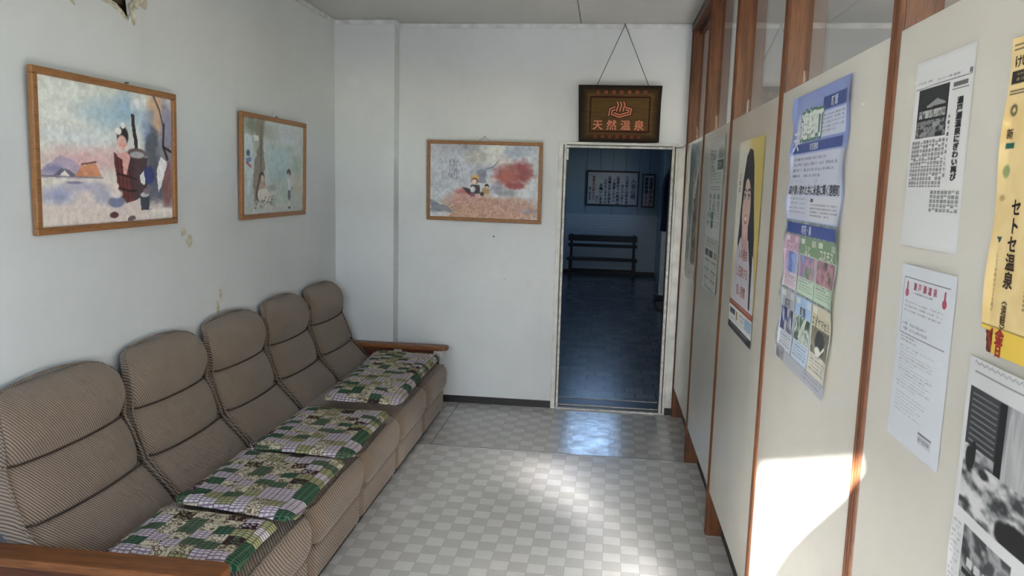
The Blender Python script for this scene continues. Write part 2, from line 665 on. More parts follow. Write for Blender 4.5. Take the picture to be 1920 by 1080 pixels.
# ------------------------------------------------------------------ printing: colour grids and lettering
def vnoise(h, w, sx, sy, octaves=3, seed=0):
    r = np.random.default_rng(seed)
    out = np.zeros((h, w))
    amp, tot = 1.0, 0.0
    for o in range(octaves):
        gx, gy = max(2, int(sx * 2 ** o)), max(2, int(sy * 2 ** o))
        g = r.random((gy + 2, gx + 2))
        yy, xx = np.linspace(0, gy, h), np.linspace(0, gx, w)
        y0, x0 = yy.astype(int), xx.astype(int)
        fy, fx = (yy - y0)[:, None], (xx - x0)[None, :]
        fy, fx = fy * fy * (3 - 2 * fy), fx * fx * (3 - 2 * fx)
        a = g[np.ix_(y0, x0)]; b = g[np.ix_(y0, x0 + 1)]
        c = g[np.ix_(y0 + 1, x0)]; d = g[np.ix_(y0 + 1, x0 + 1)]
        out += amp * ((a * (1 - fx) + b * fx) * (1 - fy) + (c * (1 - fx) + d * fx) * fy)
        tot += amp
        amp *= 0.55
    return out / tot


class Canvas:
    """colour grid, sRGB 0-255; u to the right 0..1, v up 0..1"""
    def __init__(self, nx, ny, c=(230, 228, 220)):
        self.nx, self.ny = nx, ny
        self.a = np.zeros((ny, nx, 3)) + np.array(c, float)
        self.U, self.V = np.meshgrid(np.linspace(0, 1, nx), np.linspace(0, 1, ny))
        self.s = 1

    def lay(self, mask, c, alpha=1.0):
        m = np.clip(mask * alpha, 0, 1)[..., None]
        self.a = self.a * (1 - m) + np.array(c, float) * m

    def rect(self, u0, v0, u1, v1, c, alpha=1.0):
        self.lay(((self.U >= u0) & (self.U <= u1) & (self.V >= v0) & (self.V <= v1)).astype(float), c, alpha)

    def blob(self, u, v, ru, rv, c, alpha=1.0, soft=0.5, rough=0.35, rot=0.0):
        self.s += 1
        du, dv = self.U - u, self.V - v
        if rot:
            cr, sr = math.cos(rot), math.sin(rot)
            du, dv = cr * du + sr * dv, -sr * du + cr * dv
        d = np.sqrt((du / ru) ** 2 + (dv / rv) ** 2)
        d = d + (vnoise(self.ny, self.nx, 14, 14, 3, self.s) - 0.5) * rough
        self.lay(np.clip((1 - d) / max(soft, 1e-3) + 0.0, 0, 1), c, alpha)

    def poly(self, pts, c, alpha=1.0, jit=0.0):
        self.s += 1
        U, V = self.U, self.V
        if jit:
            U = U + (vnoise(self.ny, self.nx, 16, 16, 2, self.s) - 0.5) * jit
            V = V + (vnoise(self.ny, self.nx, 16, 16, 2, self.s + 999) - 0.5) * jit
        ins = np.zeros(U.shape, bool)
        n = len(pts)
        for i in range(n):
            x0, y0 = pts[i]
            x1, y1 = pts[(i + 1) % n]
            if y0 == y1:
                continue
            cond = ((y0 > V) != (y1 > V)) & (U < (x1 - x0) * (V - y0) / (y1 - y0) + x0)
            ins ^= cond
        self.lay(ins.astype(float), c, alpha)

    def stroke(self, pts, wd, c, alpha=1.0):
        d = np.full(self.U.shape, 9.0)
        asp = self.ny / self.nx
        for (x0, y0), (x1, y1) in zip(pts[:-1], pts[1:]):
            dx, dy = x1 - x0, (y1 - y0) * asp
            t = np.clip(((self.U - x0) * dx + (self.V - y0) * asp * dy) / (dx * dx + dy * dy + 1e-9), 0, 1)
            d = np.minimum(d, np.hypot(self.U - x0 - t * dx, (self.V - y0) * asp - t * dy))
        self.lay(np.clip((wd - d) / (wd * 0.5), 0, 1), c, alpha)

    def grain(self, amt, sx=60, sy=60, seed=1):
        k = vnoise(self.ny, self.nx, sx, sy, 3, seed) - 0.5
        self.a = self.a * (1 + amt * 2 * k[..., None])

    def texture(self, u0, v0, u1, v1, colors, sx, sy, seed, contrast=2.2):
        k = vnoise(self.ny, self.nx, sx, sy, 3, seed)
        k = np.clip((k - 0.5) * contrast + 0.5, 0, 0.999)
        cs = np.array(colors, float)
        q = k * (len(cs) - 1)
        i = q.astype(int)
        f = (q - i)[..., None]
        img = cs[i] * (1 - f) + cs[i + 1] * f
        m = ((self.U >= u0) & (self.U <= u1) & (self.V >= v0) & (self.V <= v1))
        self.a[m] = img[m]

    def lines(self, u0, v0, u1, v1, rows, c, seed=0, fill=0.5, dens=0.85, alpha=0.75, unit=None):
        """rows of tiny illegible type"""
        r = np.random.default_rng(seed + 50)
        ph = (v1 - v0) / rows
        un = unit or ph * fill * 0.9 * self.ny / self.nx
        for k in range(rows):
            vt = v1 - k * ph
            end = u1 - (u1 - u0) * (r.random() * 0.55 if r.random() < 0.35 else r.random() * 0.06)
            u = u0
            while u < end:
                wv = un * (0.55 + 0.4 * r.random())
                if r.random() < dens:
                    self.rect(u, vt - ph * fill * (0.8 + 0.2 * r.random()), u + wv, vt - ph * fill * 0.18 * r.random(), c, alpha * (0.6 + 0.4 * r.random()))
                u += un


GLYPH = {}


def glyph(ch, bold=0.0):
    key = (ch, bold)
    if key not in GLYPH:
        cu = bpy.data.curves.new('lettering', 'FONT')
        cu.body = ch
        cu.resolution_u = 2
        cu.offset = bold
        o = bpy.data.objects.new('lettering', cu)
        me = bpy.data.meshes.new_from_object(o)
        vs = np.array([tuple(v.co)[:2] for v in me.vertices]).reshape(-1, 2)
        fs = [tuple(p.vertices) for p in me.polygons]
        bpy.data.meshes.remove(me)
        bpy.data.objects.remove(o)
        bpy.data.curves.remove(cu)
        GLYPH[key] = (vs, fs)
    return GLYPH[key]


class Print:
    """a flat printed sheet w x h metres: base colour grid + lettering, one mesh"""
    def __init__(self, w, h, canvas):
        self.w, self.h = w, h
        c = canvas
        self.v, self.c, self.f = [], [], []
        x = np.linspace(0, w, c.nx)
        y = np.linspace(0, h, c.ny)
        X, Y = np.meshgrid(x, y)
        self.v.append(np.stack([X.ravel(), Y.ravel(), np.zeros(X.size)], 1))
        self.c.append(lin(np.clip(c.a, 0, 255)).reshape(-1, 3))
        i = np.arange(c.ny - 1)[:, None] * c.nx + np.arange(c.nx - 1)[None, :]
        q = np.stack([i, i + 1, i + c.nx + 1, i + c.nx], -1).reshape(-1, 4)
        self.f += [tuple(r) for r in q.tolist()]
        self.n = X.size

    def _add(self, vs, fs, col, layer):
        vs = np.asarray(vs, float)
        if not len(vs):
            return
        self.v.append(np.column_stack([vs, np.full(len(vs), layer * 0.0006)]))
        self.c.append(np.tile(lin(col), (len(vs), 1)))
        self.f += [tuple(i + self.n for i in f) for f in fs]
        self.n += len(vs)

    def char(self, ch, x, y, size, col, bold=0.0, layer=1, sx=1.0):
        """centred on x,y; bold lettering is overprinted with small shifts"""
        vs, fs = glyph(ch)
        if not len(vs):
            return
        if ord(ch) > 0x2e7f:
            q = vs - np.array([0.5, 0.38])
        else:
            q = vs - (vs.min(0) + vs.max(0)) / 2
        k = bold * 0.75
        sh = [(0, 0)]
        if bold > 0.005:
            sh = [(-k, -k), (k, -k), (-k, k), (k, k)]
        if bold > 0.03:
            sh += [(0, 1.3 * k), (0, -1.3 * k), (1.3 * k, 0), (-1.3 * k, 0)]
        for i, (dx, dy) in enumerate(sh):
            self._add((q + np.array([dx, dy])) * np.array([size * sx, size]) + np.array([x, y]), fs, col, layer + 0.08 * i)

    def row(self, s, x, y, size, col, pitch=1.05, bold=0.0, layer=1, sx=1.0):
        for i, ch in enumerate(s):
            self.char(ch, x + size * pitch * i, y, size, col, bold, layer, sx)

    def column(self, s, x, y, size, col, pitch=1.08, bold=0.0, layer=1, sx=1.0):
        for i, ch in enumerate(s):
            if ch in '（）()':
                ch2 = {'（': '︵', '）': '︶'}.get(ch, ch)
                self.char(ch2, x, y - size * pitch * i, size, col, bold, layer, sx)
            else:
                self.char(ch, x, y - size * pitch * i, size, col, bold, layer, sx)

    def stroke(self, pts, wd, col, layer=1):
        pts = [np.array(p, float) for p in pts]
        L, R = [], []
        for i, p in enumerate(pts):
            d0 = pts[i] - pts[i - 1] if i else pts[1] - pts[0]
            d1 = pts[i + 1] - pts[i] if i < len(pts) - 1 else d0
            d0, d1 = d0 / np.linalg.norm(d0), d1 / np.linalg.norm(d1)
            t = d0 + d1
            t = t / np.linalg.norm(t)
            nrm = np.array([-t[1], t[0]])
            k = min(1.8, 1 / max(0.3, float(nrm @ np.array([-d0[1], d0[0]]))))
            L.append(p + nrm * wd / 2 * k)
            R.append(p - nrm * wd / 2 * k)
        m = len(pts)
        self._add(L + R, [(i, i + m, i + 1 + m, i + 1) for i in range(m - 1)], col, layer)

    def rect(self, x0, y0, x1, y1, col, layer=1):
        self._add([(x0, y0), (x1, y0), (x1, y1), (x0, y1)], [(0, 1, 2, 3)], col, layer)

    def build(self, name, origin, u, v, mat, curl=None, parent=None, cut=None, thick=True):
        V = np.concatenate(self.v)
        C = np.concatenate(self.c)
        u, v = Vector(u), Vector(v)
        nrm = u.cross(v)
        if curl:
            V[:, 2] += curl(V[:, 0] / self.w, V[:, 1] / self.h)
        B = np.array([tuple(u), tuple(v), tuple(nrm)])
        P = V @ B
        me = bpy.data.meshes.new(name)
        me.from_pydata(P.tolist(), [], self.f)
        at = me.color_attributes.new('Col', 'FLOAT_COLOR', 'POINT')
        at.data.foreach_set('color', np.column_stack([C, np.ones(len(C))]).ravel().astype(np.float32))
        me.materials.append(mat)
        me.polygons.foreach_set('use_smooth', [True] * len(me.polygons))
        me.update()
        if cut:
            bm = bmesh.new()
            bm.from_mesh(me)
            dead = [f for f in bm.faces if cut(*(lambda q: (q.dot(u) / self.w, q.dot(v) / self.h))(f.calc_center_median()))]
            bmesh.ops.delete(bm, geom=dead, context='FACES')
            bm.to_mesh(me)
            bm.free()
        o = bpy.data.objects.new(name, me)
        o.location = Vector(origin) - (parent.location if parent else Vector((0, 0, 0)))
        if parent:
            o.parent = parent
        COL.objects.link(o)
        return o


# ================================================================== THE SETTING
# floors
boxs('floor', (XL - 0.1, YF, -0.06), (0.53, 1.605, 0.0), M_FLOOR)
boxs('floor', (-1.3, 1.84, -0.06), (0.86, 10.05, 0.0), M_CFLOOR)
boxs('floor', (0.535, YF, -0.06), (3.6, 1.7, 0.0), plain('side_room_floor', (150, 140, 124), 0.5))
boxs('ground', (-9, -16, -0.12), (9, YF - 0.001, -0.06), plain('concrete_ground', (112, 114, 118), 0.9))

# left wall with the torn hole near the ceiling
hole = [(-0.95, 2.29), (-0.90, 2.165), (-0.86, 2.158), (-0.815, 2.150), (-0.79, 2.146), (-0.772, 2.136), (-0.748, 2.124), (-0.735, 2.110), (-0.720, 2.100),
        (-0.712, 2.122), (-0.716, 2.15), (-0.72, 2.20), (-0.69, 2.34), (-0.84, 2.37)]
b = MB()
outer = [(YF, -0.06), (1.70, -0.06), (1.70, ZC), (YF, ZC)]
loops = [[Vector((p[0], p[1], 0)) for p in outer], [Vector((p[0], p[1], 0)) for p in hole]]
tri = tessellate_polygon(loops)
flat = outer + hole
for x, flip in ((XL, False), (XL - 0.012, True)):
    b.add([(x, p[0], p[1]) for p in flat], [tuple(t) for t in tri])
b.box((XL - 0.10, YF, -0.06), (XL - 0.06, 1.70, ZC))
nh = len(hole)
b.add([(XL, p[0], p[1]) for p in hole] + [(XL - 0.012, p[0], p[1]) for p in hole],
      [(i, (i + 1) % nh, nh + (i + 1) % nh, nh + i) for i in range(nh)])
b.add([(XL, p[0], p[1]) for p in outer] + [(XL - 0.10, p[0], p[1]) for p in outer],
      [(i, (i + 1) % 4, 4 + (i + 1) % 4, 4 + i) for i in range(4)])
me_wall = b
wl = struct(b, 'wall_left', M_WALL)
# lath behind the hole and torn plaster flakes: part of the wall
M_LATH = plain('dark_lath', (62, 50, 34), 0.9, var=0.25, scale=40)
M_PLASTER = plain('torn_plaster', (188, 182, 164), 0.9, var=0.15, scale=40)
b = MB()
b.box((XL - 0.055, -1.0, 2.08), (XL - 0.045, -0.55, 2.42))
for k in range(5):
    z = 2.11 + 0.05 * k
    b.box((XL - 0.045, -1.0, z), (XL - 0.034, -0.55, z + 0.022))
o = part(b, 'lath', M_LATH, wl)
b = MB()
flakes = [  # torn edges of the plaster skin, standing a little off the wall
    ([(-0.900, 2.160), (-0.855, 2.150), (-0.80, 2.143), (-0.765, 2.130), (-0.738, 2.112), (-0.728, 2.094), (-0.742, 2.098), (-0.775, 2.118), (-0.82, 2.130), (-0.88, 2.138), (-0.92, 2.150)], 0.004),
    ([(-0.722, 2.158), (-0.706, 2.172), (-0.698, 2.140), (-0.690, 2.118), (-0.694, 2.088), (-0.703, 2.098), (-0.712, 2.122)], 0.012),
    ([(-0.712, 2.190), (-0.690, 2.205), (-0.672, 2.176), (-0.684, 2.150), (-0.697, 2.156)], 0.018),
    ([(-0.690, 2.215), (-0.62, 2.235), (-0.603, 2.190), (-0.617, 2.163), (-0.650, 2.168), (-0.676, 2.180)], 0.007),
    ([(-1.055, 2.14), (-1.035, 2.14), (-1.028, 2.108), (-1.018, 2.088), (-1.036, 2.096), (-1.047, 2.112)], 0.005)]
for ring, off in flakes:
    b.loft([[(XL - 0.001, q[0], q[1]) for q in ring], [(XL + off * (0.5 + 0.5 * (k % 2)), q[0], q[1]) for k, q in enumerate(ring)]], True, True, 0, False)
part(b, 'plaster_flake', M_PLASTER, wl)
# loose skin of paint further down the wall
b = MB()
for (y, z, ry, rz) in ((-0.355, 1.245, 0.030, 0.030), (-0.40, 1.285, 0.02, 0.02), (-0.10, 0.965, 0.020, 0.034), (-0.125, 0.905, 0.016, 0.034)):
    n = 11
    ring = [(y + ry * (0.7 + 0.5 * random.random()) * math.cos(2 * math.pi * i / n), z + rz * (0.7 + 0.5 * random.random()) * math.sin(2 * math.pi * i / n)) for i in range(n)]
    b.loft([[(XL - 0.001, q[0], q[1]) for q in ring], [(XL + 0.0035, q[0], q[1]) for q in ring]], True, True, 0, False)
part(b, 'paint_flake', plain('peeled_paint', (196, 190, 172), 0.8, var=0.1, scale=40), wl)

# column in the far left corner and the far wall with its doorway
boxs('wall_column', (XL, 1.475, 0), (-1.463, 1.65, ZC), M_WALL)
DX0, DX1, DZ = -0.345, 0.385, 1.80
b = MB()
b.box((XL, YB, -0.06), (DX0, 1.83, ZC))
b.box((DX1, YB, -0.06), (0.56, 1.83, ZC))
b.box((DX0, YB, DZ), (DX1, 1.83, ZC))
struct(b, 'wall_back', M_WALL)
boxs('ceiling', (XL - 0.1, YF, ZC), (0.56, 1.85, ZC + 0.08), M_CEIL)
# the board joint that runs into the room along the ceiling
boxs('trim_1', (-0.262, YF, ZC - 0.0015), (-0.256, YB, ZC), plain('ceiling_joint_strip', (120, 118, 112), 0.8))

# cornice battens
boxs('trim_2', (-1.462, YB - 0.012, ZC - 0.030), (0.44, YB, ZC - 0.002), M_TRIM, 0.002)
boxs('trim_3', (XL, 1.463, ZC - 0.030), (-1.460, 1.475, ZC - 0.002), M_TRIM, 0.002)
boxs('trim_4', (-1.463, 1.475, ZC - 0.030), (-1.455, YB - 0.013, ZC - 0.002), M_TRIM)
boxs('trim_5', (XL, YF, ZC - 0.030), (XL + 0.010, 1.462, ZC - 0.002), M_TRIM, 0.002)
boxs('baseboard_back', (-1.462, YB - 0.008, 0), (-0.375, YB, 0.048), M_BLACK)
boxs('baseboard_back', (0.402, YB - 0.012, 0), (0.448, YB, 0.048), M_BLACK)
boxs('baseboard_left', (XL, YF, 0), (XL + 0.008, 1.474, 0.048), M_BLACK)

# door casing and worn metal door frame
b = MB()
b.box((-0.375, YB - 0.016, 0.0), (DX0, YB, 1.815))
b.box((DX1, YB - 0.016, 0.0), (0.400, YB, 1.815))
b.box((DX0, YB - 0.016, DZ - 0.002), (DX1, YB, 1.815))
b.box((0.400, YB - 0.010, 0.048), (0.447, YB, 1.80))
d1 = struct(b, 'door_1', M_CASING, bevel=0.002)
b = MB()
for x0, x1 in ((DX0 + 0.006, DX0 + 0.022), (DX1 - 0.024, DX1 - 0.006)):
    b.box((x0, YB - 0.018, 0.0), (x1, YB + 0.02, DZ - 0.002))
b.box((DX0 + 0.022, YB - 0.018, DZ - 0.022), (DX1 - 0.024, YB + 0.02, DZ - 0.007))
part(b, 'door_frame', M_METAL, d1, bevel=0.003)
b = MB()
b.box((DX0, YB + 0.02, 0.0), (DX0 + 0.014, 1.83, DZ))
b.box((DX1 - 0.014, YB + 0.02, 0.0), (DX1, 1.83, DZ))
b.box((DX0 + 0.014, YB + 0.02, DZ - 0.014), (DX1 - 0.014, 1.83, DZ))
part(b, 'door_jamb', M_SILL, d1)
b = MB()
b.box((DX0, 1.606, -0.06), (DX1, 1.839, 0.012))
part(b, 'sill', M_SILL, d1)
b = MB()
b.box((DX0 + 0.0005, YB - 0.006, 0.011), (DX0 + 0.006, YB + 0.018, DZ - 0.003))
b.box((DX1 - 0.006, YB - 0.006, 0.011), (DX1 - 0.0005, YB + 0.018, DZ - 0.003))
b.box((DX0 + 0.006, YB - 0.006, DZ - 0.0068), (DX1 - 0.006, YB + 0.018, DZ - 0.003))
part(b, 'door_gap_shade', M_BLACK, d1)  # black strips put in as the shade of the gap around the frame
b = MB()
b.box((DX0, YB - 0.018, 0.0), (DX1, 1.606, 0.010))
b.box((DX0, 1.640, 0.012), (DX1, 1.652, 0.018))
b.box((DX0, 1.822, 0.012), (DX1, 1.836, 0.016))
part(b, 'door_track', M_METAL, d1, bevel=0.002)
b = MB()
b.box((DX0 + 0.022, YB + 0.0, 1.70), (DX0 + 0.034, YB + 0.018, 1.772))
part(b, 'door_stop', M_TRIM, d1)

# the right-hand partition: posts 90 cm apart, cream boards, glass above
POSTS = [1.592, 0.735, -0.165, -1.065, -1.965, -2.865, -3.765, -4.56]   # far edge of each post
PW = 0.045
ZP0, ZP1 = 0.205, 1.812
for i, yf in enumerate(POSTS):
    b = MB()
    y0 = yf - PW
    b.box((0.457, y0, 0.0), (0.520, yf, ZC))
    # ribbed cover moulding on the room side
    for k in range(3):
        ya = y0 + 0.002 + k * (PW - 0.004) / 3
        yb = ya + (PW - 0.004) / 3 - 0.001
        n = 6
        pr = [(0.457, ya), (0.457, yb)] + [(0.4545 - 0.0075 * math.sin(math.pi * j / n), yb - (yb - ya) * j / n) for j in range(n + 1)]
        b.poly_prism([(p[0], p[1]) for p in pr], 2, 0.0, ZC - 0.05)
    struct(b, 'trim_%d' % (6 + i), M_POST)
boxs('trim_20', (0.445, YF, ZC - 0.05), (0.525, YB, ZC), M_BEAM, 0.003)
for i in range(len(POSTS) - 1):
    ya, yb = POSTS[i + 1] + 0.001, POSTS[i] - PW - 0.001
    if i < 5:
        boxs('wall_right', (0.452, ya, ZP0), (0.464, yb, ZP1), M_PANEL, 0.001)
    boxs('baseboard_right', (0.516, ya, 0.0), (0.524, yb, 0.30), M_BLACK)
    o = boxs('window_%d' % (i + 1), (0.504, ya, ZP1 - 0.03 if i < 5 else 0.31), (0.508, yb, ZC - 0.05), M_GLASS)  # last two bays, unseen, made full glass to brighten the left wall
    b = MB()
    b.box((0.466, ya, 1.765), (0.520, yb, 1.800))
    b.box((0.498, ya, ZC - 0.075), (0.520, yb, ZC - 0.05))
    part(b, 'window_rail', M_POST, o)
boxs('wall_right_back', (0.525, -2.91, 0.0), (0.545, YB, 1.765), M_PANEL)

# the room seen through the upper glass
b = MB()
b.box((0.561, 1.60, -0.06), (3.7, 1.68, 2.62))
struct(b, 'wall_side_room', M_SIDE)
b = MB()
b.box((3.6, YF, -0.06), (3.68, 1.60, 0.70))
b.box((3.6, YF, 2.40), (3.68, 1.60, 2.62))
b.box((3.6, YF, 0.70), (3.68, -3.0, 2.40))
struct(b, 'wall_side_room_right', M_SIDE)  # wide unseen opening added in this wall to let in sky light
boxs('ceiling', (0.561, YF, 2.575), (3.7, 1.70, 2.65), M_SIDE)
boxs('trim_21', (0.561, 1.588, 2.540), (3.6, 1.60, 2.574), M_TRIM)
b = MB()
b.box((0.561, YF - 0.1, 2.4), (3.7, YF, 2.62))
b.box((0.561, YF - 0.1, -0.06), (1.0, YF, 2.4))
b.box((3.4, YF - 0.1, -0.06), (3.7, YF, 2.4))
b.box((1.0, YF - 0.1, -0.06), (3.4, YF, 0.2))
struct(b, 'wall_side_room_front', M_SIDE)  # unseen front, its opening put in to light this room

# entrance side (behind the camera): open glazed front; unseen porch added to shape sunlight
b = MB()
b.box((XL - 0.1, YF - 0.1, 2.42), (0.56, YF, ZC + 0.08))
b.box((XL - 0.1, YF - 0.1, -0.06), (XL + 0.03, YF, 2.42))
b.box((0.44, YF - 0.1, -0.06), (0.56, YF, 2.42))
struct(b, 'wall_front', M_WALL_PLAIN)
boxs('wall_added_porch', (-1.94, -6.76, -0.06), (-1.84, YF - 0.1, 2.86), M_WALL_PLAIN)
boxs('ceiling_added_porch', (-2.0, -6.76, 2.86), (0.60, YF - 0.101, 2.95), M_WALL_PLAIN)

boxs('wall_added_screen', (-10, -13.2, -0.06), (7, -13.0, 2.5), plain('sky_screen', (120, 120, 118), 0.9))  # unseen wall added outside to cut horizon light on the far wall

# corridor behind the doorway
boxs('wall_corridor_back', (-1.4, 9.95, -0.06), (0.95, 10.05, 2.75), M_CWALL)
b = MB()
b.box((0.86, 1.84, -0.06), (0.95, 8.1, 2.75))
b.box((0.86, 8.8, -0.06), (0.95, 9.95, 2.75))
b.box((0.86, 8.1, -0.06), (0.95, 8.8, 1.30))
b.box((0.86, 8.1, 2.20), (0.95, 8.8, 2.75))
struct(b, 'wall_corridor_right', M_CWALL)  # window opening added in this wall to brighten the corridor end
boxs('wall_corridor_left', (-1.4, 1.84, -0.06), (-1.3, 9.95, 2.75), M_CWALL)
b = MB()
b.box((-1.4, 1.84, 2.55), (-0.53, 10.05, 2.65))
b.box((0.27, 1.84, 2.55), (0.95, 10.05, 2.65))
b.box((-0.53, 1.84, 2.55), (0.27, 7.0, 2.65))
b.box((-0.53, 9.6, 2.55), (0.27, 10.05, 2.65))
struct(b, 'ceiling_corridor', M_CWALL)
b = MB()
b.box((-0.58, 6.90, 2.65), (-0.53, 9.60, 3.80))
b.box((0.27, 6.90, 2.65), (0.32, 9.60, 3.80))
b.box((-0.53, 6.90, 2.65), (0.27, 7.00, 3.80))
b.box((-0.70, 6.80, 3.80), (0.44, 9.70, 3.86))
struct(b, 'trim_22', M_WALL_PLAIN)  # unseen hood over the skylight, added to admit sky and block sun
boxs('wall_corridor_front', (-1.4, 1.832, ZC - 0.05), (0.95, 1.842, 2.66), M_CWALL)
boxs('baseboard_corridor', (-1.3, 9.938, 0.0), (0.86, 9.95, 0.06), M_BLACK)
# light grey door post standing out of the corridor's right wall
o = boxs('door_2', (0.765, 7.50, 0.0), (0.86, 7.58, 2.2), plain('pale_post', (190, 206, 214), 0.5))

# ================================================================== SOFA
MW = 0.5825                     # width of one seat
CENTERS = [1.0785, 0.496, -0.0865, -0.669, -1.2515]


def spow(a, p):
    return math.copysign(abs(a) ** p, a)


def back_profile(v):
    """front x, z, half width, depth along the back; v 0 (bottom) .. 1 (top)"""
    s1, s2 = 0.30, 0.61
    z = 0.30 + 0.565 * v
    x = float(np.interp(z, [0.30, 0.36, 0.42, 0.48, 0.55, 0.63, 0.73, 0.80, 0.865], [-1.545, -1.592, -1.645, -1.690, -1.722, -1.746, -1.756, -1.772, -1.800]))
    hw = float(np.interp(v, [0, 0.25, 0.5, 0.61, 0.70, 0.80, 0.88, 0.94, 0.975, 1.0],
                         [0.279, 0.279, 0.272, 0.266, 0.266, 0.264, 0.258, 0.243, 0.220, 0.16]))
    if v < s1:
        t = 0.35 + 0.65 * v / s1
        bul = 0.030
    elif v < s2:
        t = (v - s1) / (s2 - s1)
        bul = 0.028
    else:
        t = (v - s2) / (1.02 - s2)
        bul = 0.034
    d = bul * max(0.0, math.sin(math.pi * min(1.0, t))) ** (0.85 if v > s2 else 0.6)
    x += d - 0.016
    hw += 0.14 * (d - 0.030)
    dep = float(np.interp(v, [0, 0.3, 0.61, 0.9, 0.96, 1.0], [0.20, 0.165, 0.115, 0.080, 0.06, 0.02]))
    if v > 0.9:
        x -= 0.028 * ((v - 0.9) / 0.1) ** 2
    return x, z, hw, dep, d


def sofa_seat(yc, first, bw=1.0):
    r = first
    # backrest
    rings, pipe_l, pipe_r = [], [], []
    vs = list(np.linspace(0, 0.9, 61)) + list(np.linspace(0.915, 1.0, 9))
    for v in vs:
        x, z, hw, dep, d = back_profile(v)
        hw *= bw
        ring = []
        for j in range(40):
            t = 2 * math.pi * j / 40
            c, s = math.cos(t), math.sin(t)
            yy = hw * spow(c, 0.42)
            if s >= 0:
                crown = 1 - 0.22 * abs(yy / hw) ** 2.5
                xx = x - dep * 0.55 + dep * 0.55 * spow(s, 0.42) * crown - (1 - crown) * 0.010
            else:
                xx = x - dep * 0.55 + dep * 0.45 * spow(s, 0.35)
            # tilt each section with the recline
            ring.append((max(xx, XL + 0.004), yc + yy, z - 0.12 * (xx - x)))
        rings.append(ring)
        if v > 0.02:
            for lst, sg in ((pipe_l, -1), (pipe_r, 1)):
                lst.append((max(x - 0.65 * d - 0.016, XL + 0.02), yc + sg * (hw + 0.0015), z + 0.003))
    b = MB()
    b.loft(rings)
    bk = part(b, 'backrest', M_CORD_BACK, r)
    b = MB()
    top = []
    xt, zt, hwt = pipe_l[-1][0], pipe_l[-1][2], back_profile(1.0)[2] * bw
    for k in range(1, 8):
        top.append((xt, yc - hwt + 2 * hwt * k / 8, zt + 0.012 * math.sin(math.pi * k / 8)))
    b.tube(pipe_l + top + pipe_r[::-1], 0.0046, 6)
    sub(b, 'piping', M_PIPE, bk)
    # stitched seams across the backrest, crease shade put in as dark tubes
    for sv in (0.30, 0.61):
        b = MB()
        x, z, hw, dep, d = back_profile(sv)
        hw *= bw
        b.tube([(x + 0.006 - 0.016 * abs(q) ** 2.5 - (0.02 if abs(q) > 0.97 else 0), yc + hw * 0.985 * q, z + 0.008 - 0.007 * (1 - q * q)) for q in np.linspace(-1, 1, 25)], 0.0036, 6)
        sub(b, 'seam', M_SEAM, bk)
    # seat cushion
    prof = []
    xf, xb, zb, zt_ = -1.055, -1.62, 0.165, 0.350
    prof += [(xb, zb), (xf - 0.035, zb), (xf - 0.010, zb + 0.012), (xf + 0.006, zb + 0.05)]
    for k in range(9):
        t = math.pi / 2 * k / 8
        prof.append((xf - 0.055 + 0.063 * math.cos(t), zt_ - 0.075 + 0.060 * math.sin(t)))
    for k in range(1, 9):
        q = k / 8
        prof.append((xf - 0.055 + (xb - xf + 0.055) * q, zt_ - 0.015 + 0.024 * math.sin(math.pi * q) - 0.006 * q))
    cx = sum(p[0] for p in prof) / len(prof)
    cz = (zb + zt_) / 2
    hwid = MW / 2 - 0.011
    rings = []
    R = 0.066
    for s in list(-1 + np.array([0, 0.008, 0.03, 0.07, 0.13, 0.2])) + list(np.linspace(-0.6, 0.6, 9)) + list(1 - np.array([0.2, 0.13, 0.07, 0.03, 0.008, 0])):
        e = hwid * (1 - abs(s))
        ins = R * (1 - math.sqrt(max(0, 1 - (1 - min(1, e / R)) ** 2)))
        cr = 0.012 * (1 - s * s)
        ring = []
        for (px, pz) in prof:
            dx, dz = px - cx, pz - cz
            l = math.hypot(dx, dz)
            k = max(0, (l - ins * 0.8) / l)
            ring.append((cx + dx * (k if px > cx else 1), yc + hwid * s, cz + dz * k + (cr if pz > cz + 0.05 else 0)))
        rings.append(ring)
    b = MB()
    b.loft(rings)
    sc = part(b, 'seat_cushion', M_CORD_SEAT, r)
    b = MB()
    pp = []
    for ring in rings[2:-2]:
        q9, q8 = Vector(ring[9]), Vector(ring[8])
        pp.append(q9 + Vector((0.0028, 0, 0.0024)))
    first, last = pp[0], pp[-1]
    pre = [Vector(rings[1][k]) + Vector((0, -0.002, 0.001)) for k in (15, 14, 13, 12, 11)]
    post = [Vector(rings[-2][k]) + Vector((0, 0.002, 0.001)) for k in (11, 12, 13, 14, 15)]
    b.tube(pre + pp + post, 0.0046, 6)
    sub(b, 'seat_piping', M_PIPE, sc)
    # upholstered base with its skirt
    b = MB()
    b.box((-1.80, yc - MW / 2 + 0.013, 0.022), (-1.078, yc + MW / 2 - 0.013, 0.160))
    bs = part(b, 'base', M_CORD_SEAT, r, bevel=0.022, seg=4)
    b = MB()
    b.box((-1.78, yc - MW / 2 + 0.02, 0.0), (-1.098, yc + MW / 2 - 0.02, 0.030))
    sub(b, 'plinth', M_DARK, bs)


def dup_tree(o, loc):
    n = o.copy()
    COL.objects.link(n)
    n.location = loc
    for ch in list(o.children):
        c = ch.copy()
        COL.objects.link(c)
        c.parent = n
        for g in list(ch.children):
            d = g.copy()
            COL.objects.link(d)
            d.parent = c
    return n


